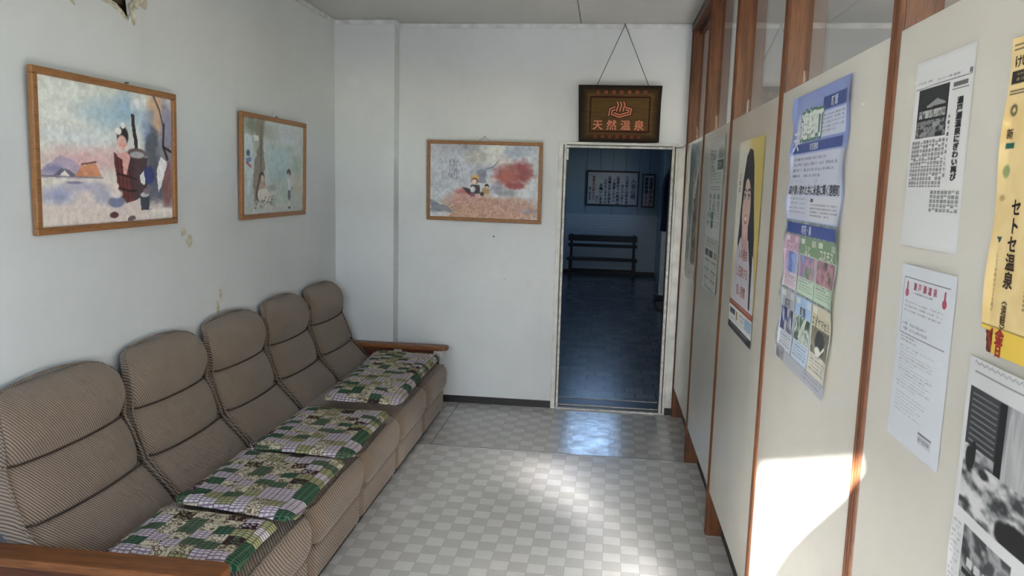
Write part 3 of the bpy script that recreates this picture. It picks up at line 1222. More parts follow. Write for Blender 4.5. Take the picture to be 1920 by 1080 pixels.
seat0 = thing('sofa_seat', (-1.45, CENTERS[0], 0), 'brown corduroy sofa seat in the far corner under the far wooden armrest', 'sofa', 'corduroy sofa seats along the left wall')
sofa_seat(CENTERS[0], seat0)
seat_labels = [None,
               'brown corduroy sofa seat next to the far corner seat, half under the far patchwork cushion',
               'middle seat of the brown corduroy sofa row, below the peeling paint flakes on the wall',
               'brown corduroy sofa seat second from the camera, under the middle patchwork cushion',
               'brown corduroy sofa seat nearest the camera beside the large wooden armrest']
seats = [seat0]
for i in range(1, 5):
    if i < 4:
        s = dup_tree(seat0, (-1.45, CENTERS[i], 0))
        s['label'] = seat_labels[i]
    else:
        s = thing('sofa_seat', (-1.45, CENTERS[i], 0), seat_labels[i], 'sofa', seat0['group'])
        sofa_seat(CENTERS[i] - 0.010, s, 1.06)
    seats.append(s)


def armrest(root, y0, y1):
    b = MB()
    # board with a rounded nose, slightly wider towards the front
    pts = [(-1.835, y0 + 0.008), (-1.10, y0), (-1.078, y0 + 0.006), (-1.066, y0 + 0.022), (-1.066, y1 - 0.022), (-1.078, y1 - 0.006), (-1.10, y1), (-1.835, y1 - 0.004)]
    b.poly_prism(pts, 2, 0.408, 0.436)
    a = part(b, 'armrest', M_ARM, root, bevel=0.006, seg=3)
    b = MB()
    ym = (y0 + y1) / 2
    b.box((-1.80, ym - 0.022, 0.345), (-1.13, ym + 0.022, 0.408))
    b.box((-1.80, ym - 0.022, 0.0), (-1.74, ym + 0.022, 0.345))
    b.box((-1.19, ym - 0.022, 0.0), (-1.13, ym + 0.022, 0.345))
    sub(b, 'armrest_rail', M_ARM_D, a, bevel=0.004)
    for x0 in (-1.435, -1.16):
        b = MB()
        b.box((x0, ym - 0.026, 0.352), (x0 + 0.055, ym + 0.026, 0.402))
        br = sub(b, 'bracket', plain('pale_bracket', (196, 194, 188), 0.5), a)
        br['label'] = 'pale bracket'


armrest(seats[0], 1.378, 1.468)
armrest(seats[4], -1.655, -1.556)


# ------------------------------------------------------------------ patchwork cushions
def cushion(name, corners, zs, thick, label, seed, sag=None):
    """corners: far-back, far-front, near-front, near-back (x,y)"""
    fb, ff, nf, nb = [Vector((p[0], p[1], 0)) for p in corners]
    r = np.random.default_rng(seed)
    NU, NV = 44, 40
    nz = vnoise(NU + 1, NV + 1, 5, 5, 3, seed)
    nw = vnoise(NU + 1, NV + 1, 9, 9, 2, seed + 5)
    cen = (fb + ff + nf + nb) / 4
    base = Vector((cen.x, cen.y, zs))
    b = MB()
    top, bot = [], []
    for i in range(NU + 1):
        for j in range(NV + 1):
            s, t = i / NU, j / NV
            # pull the edges in between the corners, round the corners
            p = (fb * (1 - t) + ff * t) * (1 - s) + (nb * (1 - t) + nf * t) * s
            es, et = min(s, 1 - s), min(t, 1 - t)
            cdir = cen - p
            pull = 0.012 * (1 - min(1, es / 0.06)) * math.sin(math.pi * t) + 0.012 * (1 - min(1, et / 0.06)) * math.sin(math.pi * s)
            cornr = max(0.0, 1 - es / 0.07) * max(0.0, 1 - et / 0.07)
            p = p + cdir.normalized() * (pull + 0.03 * cornr)
            e = min(es, et)
            prof = min(1.0, e / 0.13) ** 0.5 if e > 0 else 0.0
            # edge wrinkles from the gathered seam
            wr = (nw[i, j] - 0.5) * 0.010 * (1 if e < 0.2 else 0.35)
            z = sag(s, t) if sag else 0.0
            h = thick * (0.16 + 0.84 * prof) * (0.88 + 0.30 * (nz[i, j] - 0.3)) + wr * prof
            top.append((p.x, p.y, zs + z + h))
            bot.append((p.x, p.y, zs + z + 0.10 * thick * (1 - prof)))
    n1 = NV + 1
    fs = [(i * n1 + j, i * n1 + j + 1, (i + 1) * n1 + j + 1, (i + 1) * n1 + j) for i in range(NU) for j in range(NV)]
    b.add(top, fs, 0, True)
    b.add(bot, [f[::-1] for f in fs], 0, True)
    rim = [j for j in range(n1)] + [i * n1 + NV for i in range(1, NU + 1)] + [NU * n1 + j for j in range(NV - 1, -1, -1)] + [i * n1 for i in range(NU - 1, 0, -1)]
    m = len(rim)
    b.add([top[k] for k in rim] + [bot[k] for k in rim], [(k, (k + 1) % m, m + (k + 1) % m, m + k) for k in range(m)], 0, True)
    o = b.build(name, M_PATCH, None, base)
    return tag(o, label, 'cushion', 'patchwork cushions on the sofa')


SZ = 0.378
cushion('seat_cushion_pad', [(-1.545, 1.345), (-1.085, 1.325), (-1.055, 0.175), (-1.470, 0.150)], SZ, 0.052,
        'long green and purple patchwork cushion on the two far sofa seats', 11,
        lambda s, t: 0.012 * (max(0.0, s - 0.8) / 0.2) ** 2 * (1 - t) + 0.004)
cushion('seat_cushion_pad', [(-1.515, 0.055), (-1.065, 0.060), (-1.030, -0.655), (-1.505, -0.620)], SZ + 0.016, 0.036,
        'patchwork cushion on the middle sofa seat, first after the gap', 12, lambda s, t: -0.014 * (1 - s) + 0.012 * max(0, s - 0.85) / 0.15)
cushion('seat_cushion_pad', [(-1.525, -0.590), (-1.060, -0.600), (-1.035, -1.225), (-1.525, -1.140)], SZ + 0.008, 0.036,
        'patchwork cushion between two others on the sofa row', 13, lambda s, t: -0.008 * (1 - s) + 0.010 * max(0, s - 0.85) / 0.15)
cushion('seat_cushion_pad', [(-1.530, -1.150), (-1.080, -1.210), (-1.070, -1.530), (-1.520, -1.535)], SZ, 0.038,
        'patchwork cushion nearest the camera, tucked against the wooden armrest', 14)


# ================================================================== FRAMED PICTURES
def paint_barrel():
    c = Canvas(230, 154, (222, 220, 212))
    c.blob(0.45, 0.95, 0.9, 0.5, (206, 212, 210), 0.7, 0.8)
    c.blob(0.50, 0.80, 0.34, 0.16, (158, 186, 204), 0.75, 0.8)
    c.blob(0.62, 0.88, 0.16, 0.16, (140, 172, 200), 0.7, 0.8)
    c.blob(0.30, 0.62, 0.45, 0.10, (206, 214, 220), 0.6, 0.8)
    c.blob(0.30, 0.46, 0.40, 0.13, (214, 172, 176), 0.8, 0.8)
    c.blob(0.52, 0.50, 0.22, 0.12, (216, 186, 186), 0.7, 0.8)
    c.poly([(0.0, 0.36), (0.05, 0.42), (0.14, 0.49), (0.22, 0.46), (0.33, 0.37), (0.33, 0.33), (0.0, 0.33)], (172, 160, 182), 0.8, 0.02)
    c.blob(0.09, 0.39, 0.08, 0.05, (138, 140, 178), 0.8, 0.7)
    c.blob(0.5, 0.14, 0.8, 0.26, (222, 206, 204), 0.7, 0.5)
    c.blob(0.11, 0.21, 0.15, 0.08, (150, 160, 196), 0.8, 0.7)
    c.blob(0.28, 0.27, 0.22, 0.05, (178, 176, 200), 0.8, 0.7)
    c.blob(0.42, 0.20, 0.10, 0.08, (150, 160, 190), 0.6, 0.7)
    # houses
    c.poly([(0.09, 0.35), (0.14, 0.40), (0.19, 0.39), (0.24, 0.34)], (112, 112, 130), 0.95, 0.01)
    c.poly([(0.12, 0.34), (0.16, 0.385), (0.19, 0.345)], (230, 226, 220))
    c.poly([(0.23, 0.35), (0.27, 0.42), (0.37, 0.44), (0.41, 0.34)], (206, 146, 112), 0.95, 0.015)
    c.stroke([(0.27, 0.43), (0.33, 0.44), (0.37, 0.45)], 0.006, (120, 84, 70))
    c.stroke([(0.02, 0.345), (0.2, 0.34), (0.42, 0.335)], 0.004, (120, 112, 130), 0.8)
    c.blob(0.22, 0.30, 0.07, 0.015, (124, 122, 150), 0.8, 0.5)
    # dark trees, smoke and laundry on the right
    c.blob(0.93, 0.55, 0.18, 0.55, (128, 128, 142), 0.85, 0.6, 0.8)
    c.blob(0.86, 0.84, 0.10, 0.22, (206, 170, 140), 0.9, 0.5, 0.6)
    c.blob(0.79, 0.72, 0.07, 0.22, (130, 150, 184), 0.8, 0.6, 0.8)
    c.blob(0.97, 0.78, 0.09, 0.22, (146, 146, 172), 0.85, 0.6, 0.6)
    c.blob(0.82, 0.50, 0.07, 0.30, (84, 88, 98), 0.85, 0.5, 0.9)
    c.blob(0.84, 0.25, 0.14, 0.18, (84, 92, 108), 0.8, 0.5, 0.9)
    c.blob(0.96, 0.28, 0.07, 0.28, (132, 96, 96), 0.9, 0.5, 0.6)
    c.blob(0.70, 0.93, 0.09, 0.09, (228, 228, 232), 0.9, 0.6, 0.8)
    c.stroke([(0.84, 1.0), (0.89, 0.9), (0.93, 0.75)], 0.009, (92, 80, 82))
    c.stroke([(0.93, 0.78), (0.92, 0.60), (0.96, 0.5)], 0.012, (52, 46, 52))
    c.stroke([(0.92, 0.60), (1.0, 0.56)], 0.010, (52, 46, 52))
    c.poly([(0.86, 0.40), (0.90, 0.52), (0.95, 0.48), (0.93, 0.36), (0.90, 0.28), (0.87, 0.22)], (232, 230, 232), 1, 0.02)
    # barrel bath
    c.poly([(0.64, 0.83), (0.67, 0.83), (0.705, 0.54), (0.675, 0.54)], (56, 50, 52), 1, 0.01)
    c.poly([(0.50, 0.53), (0.58, 0.50), (0.66, 0.50), (0.66, 0.16), (0.60, 0.14), (0.535, 0.20)], (116, 70, 68), 1, 0.01)
    c.poly([(0.60, 0.50), (0.78, 0.50), (0.76, 0.22), (0.66, 0.16)], (78, 58, 64), 0.95, 0.02)
    c.blob(0.69, 0.53, 0.09, 0.045, (110, 96, 96), 1, 0.2, 0.1)
    c.blob(0.69, 0.52, 0.065, 0.028, (176, 172, 176), 1, 0.2, 0.1)
    for k in range(4):
        c.stroke([(0.525 + 0.03 * k, 0.50), (0.55 + 0.03 * k, 0.18)], 0.004, (70, 40, 40), 0.8)
    c.stroke([(0.525, 0.37), (0.60, 0.35), (0.68, 0.33)], 0.006, (48, 38, 40))
    c.stroke([(0.54, 0.26), (0.62, 0.235), (0.68, 0.24)], 0.006, (48, 38, 40))
    # child leaning over the rim
    c.blob(0.575, 0.655, 0.050, 0.085, (50, 46, 48), 1, 0.25, 0.2)
    c.blob(0.568, 0.605, 0.042, 0.062, (226, 184, 172), 1, 0.25, 0.1)
    c.blob(0.545, 0.69, 0.028, 0.035, (234, 232, 230), 1, 0.3, 0.2)
    c.blob(0.578, 0.735, 0.020, 0.028, (234, 232, 230), 1, 0.3, 0.2)
    c.poly([(0.525, 0.56), (0.55, 0.52), (0.60, 0.54), (0.63, 0.50), (0.60, 0.36), (0.575, 0.37), (0.57, 0.48), (0.53, 0.50)], (222, 174, 166), 1, 0.01)
    c.blob(0.556, 0.585, 0.012, 0.012, (222, 140, 136), 0.8, 0.5)
    c.blob(0.592, 0.585, 0.012, 0.012, (222, 140, 136), 0.8, 0.5)
    # blue cloth, bucket, basket, clogs
    c.blob(0.79, 0.36, 0.055, 0.085, (58, 72, 128), 1, 0.3, 0.4)
    c.poly([(0.71, 0.36), (0.75, 0.40), (0.75, 0.28), (0.72, 0.30)], (228, 226, 228), 1, 0.02)
    c.poly([(0.705, 0.20), (0.79, 0.20), (0.785, 0.08), (0.715, 0.08)], (66, 72, 86))
    c.blob(0.748, 0.205, 0.042, 0.022, (190, 192, 196), 1, 0.2, 0.05)
    c.blob(0.765, 0.235, 0.038, 0.030, (132, 122, 128), 0.9, 0.3, 0.2)
    c.blob(0.52, 0.155, 0.080, 0.050, (132, 140, 168), 1, 0.3, 0.3)
    c.blob(0.52, 0.215, 0.055, 0.040, (226, 218, 216), 1, 0.4, 0.4)
    c.blob(0.52, 0.275, 0.022, 0.028, (232, 222, 214), 1, 0.4, 0.3)
    c.blob(0.495, 0.055, 0.038, 0.026, (112, 76, 76), 1, 0.2, 0.2)
    c.poly([(0.60, 0.0), (0.60, 0.022), (0.63, 0.045), (0.665, 0.038), (0.665, 0.01)], (118, 104, 102))
    c.blob(0.90, 0.05, 0.16, 0.05, (224, 220, 214), 0.95, 0.4, 0.4)
    c.a = 128 + (c.a - 128) * 1.12
    c.grain(0.10, 40, 30, 3)
    c.grain(0.05, 110, 80, 4)
    return c


def paint_tree_children():
    c = Canvas(230, 154, (186, 196, 196))
    c.blob(0.65, 0.9, 0.6, 0.3, (190, 198, 204), 0.8, 0.7)
    c.blob(0.55, 0.58, 0.28, 0.20, (166, 192, 198), 0.9, 0.7, 0.5)
    c.blob(0.88, 0.55, 0.14, 0.16, (142, 166, 146), 0.8, 0.8, 0.6)
    c.blob(0.55, 0.42, 0.22, 0.13, (150, 174, 178), 0.8, 0.8, 0.6)
    c.blob(0.6, 0.18, 0.5, 0.22, (160, 174, 166), 0.8, 0.7, 0.6)
    c.blob(0.5, 0.05, 0.6, 0.07, (188, 192, 190), 0.9, 0.6)
    c.blob(0.90, 0.32, 0.10, 0.17, (186, 176, 160), 0.8, 0.5, 0.4)
    c.blob(0.15, 0.93, 0.25, 0.15, (122, 130, 108), 0.9, 0.7, 0.9)
    c.blob(0.40, 0.88, 0.18, 0.12, (150, 156, 144), 0.7, 0.8, 0.9)
    c.blob(0.47, 0.73, 0.05, 0.05, (150, 160, 150), 0.7, 0.8, 0.9)
    c.blob(0.72, 0.72, 0.10, 0.05, (150, 166, 160), 0.7, 0.8, 0.9)
    c.poly([(0.20, 1.0), (0.33, 1.0), (0.31, 0.7), (0.33, 0.45), (0.34, 0.3), (0.18, 0.12), (0.15, 0.3), (0.19, 0.6)], (128, 122, 108), 0.85, 0.04)
    c.stroke([(0.28, 0.95), (0.27, 0.6), (0.28, 0.35)], 0.016, (96, 90, 82), 0.6)
    c.poly([(0.02, 0.82), (0.14, 0.82), (0.17, 0.55), (0.13, 0.38), (0.09, 0.20), (0.06, 0.22), (0.05, 0.45), (0.02, 0.5)], (196, 210, 214), 0.95, 0.03)
    c.poly([(0.14, 0.82), (0.23, 0.83), (0.24, 0.70), (0.18, 0.62)], (174, 178, 176), 0.9, 0.03)
    c.poly([(0.15, 0.83), (0.23, 0.83), (0.24, 0.78), (0.18, 0.77)], (226, 226, 222))
    c.blob(0.085, 0.64, 0.030, 0.040, (70, 86, 112), 1, 0.3, 0.2)
    c.poly([(0.05, 0.58), (0.12, 0.60), (0.13, 0.56), (0.07, 0.53)], (108, 132, 168))
    c.stroke([(0.06, 0.54), (0.12, 0.50)], 0.012, (166, 84, 88))
    # girl
    c.blob(0.285, 0.40, 0.045, 0.055, (60, 48, 44), 1, 0.25, 0.2)
    c.blob(0.292, 0.375, 0.030, 0.048, (206, 178, 164), 1, 0.25, 0.1)
    c.blob(0.29, 0.28, 0.050, 0.070, (190, 156, 144), 1, 0.3, 0.3)
    c.stroke([(0.25, 0.38), (0.22, 0.28), (0.20, 0.20), (0.22, 0.15)], 0.012, (66, 50, 46))
    c.poly([(0.24, 0.26), (0.36, 0.27), (0.42, 0.21), (0.40, 0.14), (0.30, 0.13), (0.22, 0.17)], (218, 214, 204), 1, 0.02)
    c.stroke([(0.35, 0.18), (0.33, 0.09), (0.34, 0.07)], 0.014, (214, 206, 196))
    c.stroke([(0.41, 0.18), (0.425, 0.09), (0.43, 0.075)], 0.014, (214, 206, 196))
    c.blob(0.45, 0.28, 0.09, 0.045, (150, 150, 138), 0.9, 0.5, 0.4)
    c.blob(0.47, 0.22, 0.06, 0.03, (202, 202, 198), 0.9, 0.4, 0.4)
    for k in range(46):
        c.blob(0.17 + 0.33 * random.random(), 0.06 + 0.12 * random.random(), 0.012, 0.012, random.choice([(84, 70, 60), (110, 96, 84), (132, 120, 104)]), 0.8, 0.5, 0.3)
    # boy
    c.blob(0.735, 0.455, 0.042, 0.050, (58, 58, 64), 1, 0.25, 0.2)
    c.blob(0.725, 0.415, 0.026, 0.035, (206, 186, 172), 1, 0.3, 0.1)
    c.poly([(0.71, 0.38), (0.765, 0.38), (0.77, 0.25), (0.72, 0.25)], (204, 210, 210), 1, 0.01)
    c.poly([(0.715, 0.25), (0.768, 0.25), (0.765, 0.13), (0.735, 0.12), (0.718, 0.18)], (76, 80, 84), 1, 0.01)
    c.stroke([(0.745, 0.13), (0.74, 0.06)], 0.012, (208, 200, 190))
    c.poly([(0.715, 0.055), (0.765, 0.062), (0.765, 0.03), (0.73, 0.035)], (58, 56, 62))
    c.blob(0.79, 0.27, 0.013, 0.022, (104, 100, 92), 1, 0.3, 0.2)
    c.grain(0.09, 30, 22, 9)
    c.grain(0.05, 100, 70, 8)
    return c


def paint_autumn():
    c = Canvas(230, 154, (190, 194, 198))
    c.blob(0.2, 0.7, 0.35, 0.5, (182, 188, 198), 0.8, 0.6, 0.5)
    c.blob(0.25, 0.95, 0.30, 0.14, (158, 158, 170), 0.7, 0.7, 0.7)
    c.blob(0.60, 0.88, 0.16, 0.22, (204, 206, 202), 0.95, 0.6, 0.5)
    c.blob(0.42, 0.83, 0.13, 0.16, (172, 172, 164), 0.9, 0.6, 0.5)
    c.blob(0.36, 0.97, 0.14, 0.08, (150, 150, 158), 0.8, 0.7, 0.8)
    c.blob(0.82, 0.93, 0.22, 0.12, (150, 160, 176), 0.8, 0.7, 0.5, 0.5)
    for k in range(26):
        u = 0.10 + 0.3 * random.random()
        v = 0.5 + 0.3 * random.random()
        c.stroke([(u, v), (u + 0.01, v - 0.1)], 0.006, (166, 168, 182), 0.7)
    for k in range(34):
        u = 0.17 + 0.10 * random.random()
        v = 0.55 + 0.25 * random.random()
        c.stroke([(u, v), (u + 0.02 * (random.random() - 0.5), v - 0.04)], 0.004, (116, 116, 130), 0.7)
    c.blob(0.52, 0.66, 0.13, 0.10, (154, 158, 178), 0.8, 0.7, 0.8)
    c.blob(0.45, 0.56, 0.10, 0.08, (142, 142, 156), 0.8, 0.7, 0.8)
    c.poly([(0.43, 0.66), (0.52, 0.68), (0.52, 0.48), (0.44, 0.48)], (126, 126, 142), 0.8, 0.03)
    for k in range(7):
        c.stroke([(0.54 + 0.014 * k, 0.64), (0.54 + 0.014 * k, 0.50)], 0.005, (196, 200, 208), 0.8)
    c.stroke([(0.52, 0.68), (0.58, 0.70), (0.63, 0.78)], 0.008, (110, 120, 130), 0.8)
    c.blob(0.77, 0.62, 0.18, 0.22, (150, 84, 78), 0.85, 0.55, 1.1)
    c.blob(0.70, 0.58, 0.12, 0.13, (164, 92, 80), 0.8, 0.6, 1.1)
    c.blob(0.87, 0.66, 0.10, 0.20, (140, 68, 66), 0.8, 0.6, 1.1)
    c.blob(0.80, 0.46, 0.10, 0.06, (142, 70, 66), 0.9, 0.5, 1.0)
    c.blob(0.70, 0.80, 0.12, 0.06, (204, 190, 186), 0.7, 0.7, 0.9)
    c.blob(0.10, 0.42, 0.20, 0.12, (176, 184, 190), 0.8, 0.7, 0.5)
    c.blob(0.62, 0.42, 0.10, 0.10, (140, 140, 158), 0.8, 0.6, 0.8)
    c.blob(0.72, 0.35, 0.12, 0.06, (134, 140, 146), 0.8, 0.6, 0.7)
    c.blob(0.55, 0.10, 0.55, 0.26, (182, 148, 128), 0.95, 0.35, 0.5)
    c.blob(0.32, 0.28, 0.18, 0.14, (184, 148, 140), 0.9, 0.5, 0.5)
    c.blob(0.80, 0.20, 0.25, 0.12, (176, 146, 134), 0.9, 0.5, 0.6)
    c.blob(0.31, 0.36, 0.10, 0.05, (172, 100, 104), 0.9, 0.6, 0.9)
    c.poly([(0.0, 0.24), (0.08, 0.18), (0.17, 0.14), (0.22, 0.06), (0.0, 0.06)], (124, 130, 142), 0.9, 0.04)
    c.blob(0.07, 0.03, 0.16, 0.05, (196, 198, 204), 0.8, 0.6, 0.6)
    c.blob(0.92, 0.12, 0.10, 0.05, (140, 140, 152), 0.7, 0.6, 0.9)
    for k in range(420):
        u, v = 0.18 + 0.8 * random.random(), 0.02 + 0.28 * random.random()
        if v < 0.30 - 0.2 * abs(u - 0.5):
            c.blob(u, v, 0.008, 0.008, random.choice([(150, 110, 92), (204, 170, 148), (168, 104, 92), (120, 92, 84), (196, 160, 140)]), 0.7, 0.6, 0.2)
    # two seated figures
    c.blob(0.42, 0.545, 0.045, 0.060, (206, 166, 104), 1, 0.3, 0.3)
    c.blob(0.415, 0.505, 0.034, 0.050, (92, 62, 54), 1, 0.25, 0.1)
    c.blob(0.412, 0.495, 0.026, 0.042, (218, 192, 176), 1, 0.25, 0.1)
    c.poly([(0.30, 0.42), (0.37, 0.40), (0.38, 0.45), (0.46, 0.45), (0.47, 0.34), (0.37, 0.31), (0.33, 0.36)], (66, 60, 70), 1, 0.015)
    c.blob(0.40, 0.39, 0.030, 0.050, (214, 212, 214), 1, 0.4, 0.3)
    c.poly([(0.37, 0.34), (0.42, 0.35), (0.42, 0.29), (0.38, 0.29)], (132, 88, 100), 1, 0.01)
    c.blob(0.528, 0.445, 0.022, 0.032, (50, 42, 44), 1, 0.25, 0.1)
    c.blob(0.528, 0.428, 0.015, 0.018, (214, 182, 160), 1, 0.25, 0.1)
    c.blob(0.52, 0.37, 0.040, 0.055, (172, 142, 104), 1, 0.3, 0.3)
    c.blob(0.485, 0.33, 0.020, 0.030, (60, 52, 56), 1, 0.4, 0.4)
    c.blob(0.53, 0.30, 0.025, 0.04, (204, 178, 166), 0.9, 0.5, 0.4)
    c.blob(0.62, 0.31, 0.025, 0.03, (208, 208, 208), 0.9, 0.5, 0.5)
    c.a = 126 + (c.a - 126) * 1.10
    c.grain(0.14, 34, 24, 13)
    c.grain(0.07, 110, 80, 14)
    return c


def framed_picture(kind, origin, u, w, h, lean, canvas, label, twist=0.0, hook=None, yaw=0.0):
    """origin: lower-left outer corner on the wall"""
    u = Vector(u)
    v0 = Vector((0, 0, 1))
    nrm = u.cross(v0)
    v = (v0 + nrm * lean).normalized()
    u = (u + v * twist + nrm * yaw).normalized()
    n2 = u.cross(v)
    o0 = Vector(origin) + nrm * 0.004
    root = thing('framed_picture', o0, label, 'picture')
    fw, ft = 0.024, 0.020

    def P(a, b_, c_):
        return tuple(o0 + u * a + v * b_ + n2 * c_)
    b = MB()
    for (a0, b0, a1, b1, mit) in ((0, 0, w, fw, 'b'), (0, h - fw, w, h, 't'), (0, fw, fw, h - fw, 'l'), (w - fw, fw, w, h - fw, 'r')):
        b.hull8([P(a0, b0, 0), P(a1, b0, 0), P(a1, b1, 0), P(a0, b1, 0), P(a0, b0, ft), P(a1, b0, ft), P(a1, b1, ft), P(a0, b1, ft)])
    part(b, 'frame', M_FRAME, root, bevel=0.004, seg=2)
    b = MB()
    b.hull8([P(fw - 0.004, fw - 0.004, 0.001), P(w - fw + 0.004, fw - 0.004, 0.001), P(w - fw + 0.004, h - fw + 0.004, 0.001), P(fw - 0.004, h - fw + 0.004, 0.001),
             P(fw - 0.004, fw - 0.004, 0.004), P(w - fw + 0.004, fw - 0.004, 0.004), P(w - fw + 0.004, h - fw + 0.004, 0.004), P(fw - 0.004, h - fw + 0.004, 0.004)])
    part(b, 'backing', plain('backing_board', (150, 132, 104), 0.8), root)
    pr = Print(w - 2 * fw, h - 2 * fw, canvas)
    if kind == 'film':
        # the clear film over this picture has buckled near both ends
        def curl(a, b_):
            wav = 0.0016 * np.sin(b_ * 26 + 3 * np.sin(b_ * 9))
            le = np.clip(1 - (a - 0.0) / 0.09, 0, 1) ** 2
            re = np.clip((a - 0.93) / 0.07, 0, 1) ** 2
            return (0.007 * re * np.sin(np.pi * np.clip(b_ * 1.0, 0, 1)) ** 0.5 + wav * (re + le) * 0.4 + 0.004 * le)
        pr.build('print', P(fw, fw, 0.006), u, v, M_PICTURE, curl, root)
    else:
        pr.build('print', P(fw, fw, 0.008), u, v, M_PICTURE, None, root)
    if hook and kind == 'plain':
        b = MB()
        b.tube([P(w * hook, h + 0.006, -0.004), P(w * hook, h + 0.007, 0.010)], 0.0032, 7)
        part(b, 'nail', M_NAIL, root)
    elif hook:
        b = MB()
        hx = hook
        b.tube([P(w * hx - 0.05, h - 0.006, 0.006), P(w * hx, h + 0.028, 0.004), P(w * hx + 0.05, h - 0.006, 0.006)], 0.0012, 5)
        part(b, 'cord', M_CORD, root)
        b = MB()
        b.tube([P(w * hx, h + 0.030, -0.006), P(w * hx, h + 0.031, 0.012)], 0.0035, 7)
        part(b, 'nail', M_NAIL, root)
    return root


framed_picture('plain', (XL, -1.272, 1.322), (0, 1, 0), 0.800, 0.533, 0.02, paint_barrel(),
               'wooden framed watercolour of a child in a barrel bath, nearest picture on the left wall', 0.004, 0.62)
framed_picture('plain', (XL, 0.098, 1.314), (0, 1, 0), 0.810, 0.535, 0.02, paint_tree_children(),
               'wooden framed watercolour of two children under a tree, left wall towards the corner', 0.002, 0.52)
framed_picture('film', (-1.262, YB, 1.276), (1, 0, 0), 0.786, 0.534, 0.012, paint_autumn(),
               'wooden framed autumn picture with red tree on the far wall left of the doorway', -0.008, 0.5, 0.045)


# ================================================================== SIGN OVER THE DOOR
def sign_board():
    w, h, t = 0.520, 0.358, 0.030
    o0 = Vector((-0.252, YB - 0.012, 1.820))
    v = (Vector((0, 0, 1)) + Vector((0, -1, 0)) * 0.10).normalized()
    u = Vector((1, 0, 0))
    n2 = u.cross(v)
    root = thing('sign_board', o0, 'dark brown hot spring sign board hanging from a cord above the doorway', 'sign')

    def P(a, b_, c_):
        k = (b_ / h - 0.5) * 0.012
        return tuple(o0 + u * (a + k * (a / w - 0.5) * 2) + v * b_ + n2 * c_)
    b = MB()
    b.hull8([P(0, 0, -0.002), P(w, 0, -0.002), P(w, h, -0.002), P(0, h, -0.002), P(0, 0, t), P(w, 0, t), P(w, h, t), P(0, h, t)])
    part(b, 'board', plain('sign_dark_edge', (24, 17, 12), 0.6, 0.2), root, bevel=0.003)
    c = Canvas(150, 104, (84, 64, 34))
    e = np.minimum(np.minimum(c.U, 1 - c.U) * 1.45, np.minimum(c.V, 1 - c.V))
    e = e + (vnoise(104, 150, 8, 8, 3, 5) - 0.5) * 0.03
    c.lay(np.clip(1 - e / 0.15, 0, 1) ** 0.8, (22, 15, 10), 0.98)
    c.grain(0.16, 10, 60, 6)
    pr = Print(w - 0.006, h - 0.006, c)
    dk, sal = (52, 18, 11), (196, 124, 96)
    X = lambda zx: (zx - 72) / (1330 - 72) * (w - 0.006)
    Y = lambda zy: (975 - zy) / (975 - 85) * (h - 0.006)
    # inner rectangle
    x0, x1, y0, y1 = X(222), X(1170), Y(828), Y(252)
    lw = 0.010
    for a in ((x0, y0, x1, y0 + lw), (x0, y1 - lw, x1, y1), (x0, y0 + lw, x0 + lw, y1 - lw), (x1 - lw, y0 + lw, x1, y1 - lw)):
        pr.rect(*a, dk, 1)
    # emblem: hexagonal basin and three plumes of steam
    em = [[(527, 562), (538, 452), (622, 420)], [(628, 462), (574, 482), (570, 540), (690, 582), (862, 532), (876, 452), (782, 422)],
          [(602, 512), (690, 545), (832, 502), (834, 474), (782, 462)]]
    for wd, col, ly in ((0.019, dk, 1), (0.0085, sal, 2)):
        for s in em:
            pr.stroke([(X(p[0]), Y(p[1])) for p in s], wd, col, ly)
        for k in range(3):
            xs = 655 + 50 * k
            pts = [(xs + 11 * math.sin((q - 0.12) * 2 * math.pi) + 3, 335 + 155 * q) for q in np.linspace(0, 1, 13)]
            pr.stroke([(X(p[0]), Y(p[1])) for p in pts], wd * (0.9 if ly == 1 else 1.05), col, ly)
    xs = [X(q) for q in (358, 575, 795, 1005)]
    for ch, x in zip('天然温泉', xs):
        pr.char(ch, x, Y(708), 0.072, dk, 0.045, 1)
        pr.char(ch, x, Y(708), 0.068, sal, 0.030, 2)
    for s, yy, fade in (('北海道知事許可', 192, (150, 92, 66)), ('北海道温泉協会', 890, (128, 70, 48))):
        for i, ch in enumerate(s):
            x = X(345 + (1080 - 345) / 6 * i) if yy < 500 else X(325 + (1010 - 325) / 6 * i)
            pr.char(ch, x, Y(yy), 0.033, dk, 0.06, 1)
            pr.char(ch, x, Y(yy), 0.030, fade, 0.012, 2)
    pr.build('sign_face', P(0.003, 0.003, t + 0.0006), u, v, M_SIGN, None, root)
    # hanging cord and its nail
    b = MB()
    top = Vector((0.022, YB - 0.018, 2.556))
    b.tube([P(0.115, h, 0.012), tuple(top)], 0.0022, 6)
    b.tube([P(w - 0.085, h, 0.012), tuple(top + Vector((0.001, -0.001, 0.001)))], 0.0022, 6)
    part(b, 'hanging_cord', M_CORD, root)
    b = MB()
    b.tube([(0.022, YB - 0.004, 2.558), (0.022, YB - 0.026, 2.560)], 0.0045, 8)
    part(b, 'nail', M_NAIL, root)
    for a in (0.075, 0.395):
        b = MB()
        b.tube([(o0.x + a, YB - 0.030, 1.8155), (o0.x + a, YB - 0.030, 1.822)], 0.004, 6)
        part(b, 'support_peg', M_NAIL, root)


sign_board()

# thin cable from the door casing to the first post
b = MB()
b.tube([(0.385, YB - 0.018, 1.790), (0.410, YB - 0.020, 1.789), (0.430, YB - 0.022, 1.795), (0.446, YB - 0.030, 1.812)], 0.0018, 6)
tag(b.build('cable', M_CORD, None, (0.385, YB - 0.018, 1.79)), 'thin cable running from the doorway casing to the wooden post', 'cable')

# ================================================================== PAPERS ON THE PARTITION
UR, VR = (0, -1, 0), (0, 0, 1)
XP = 0.4515


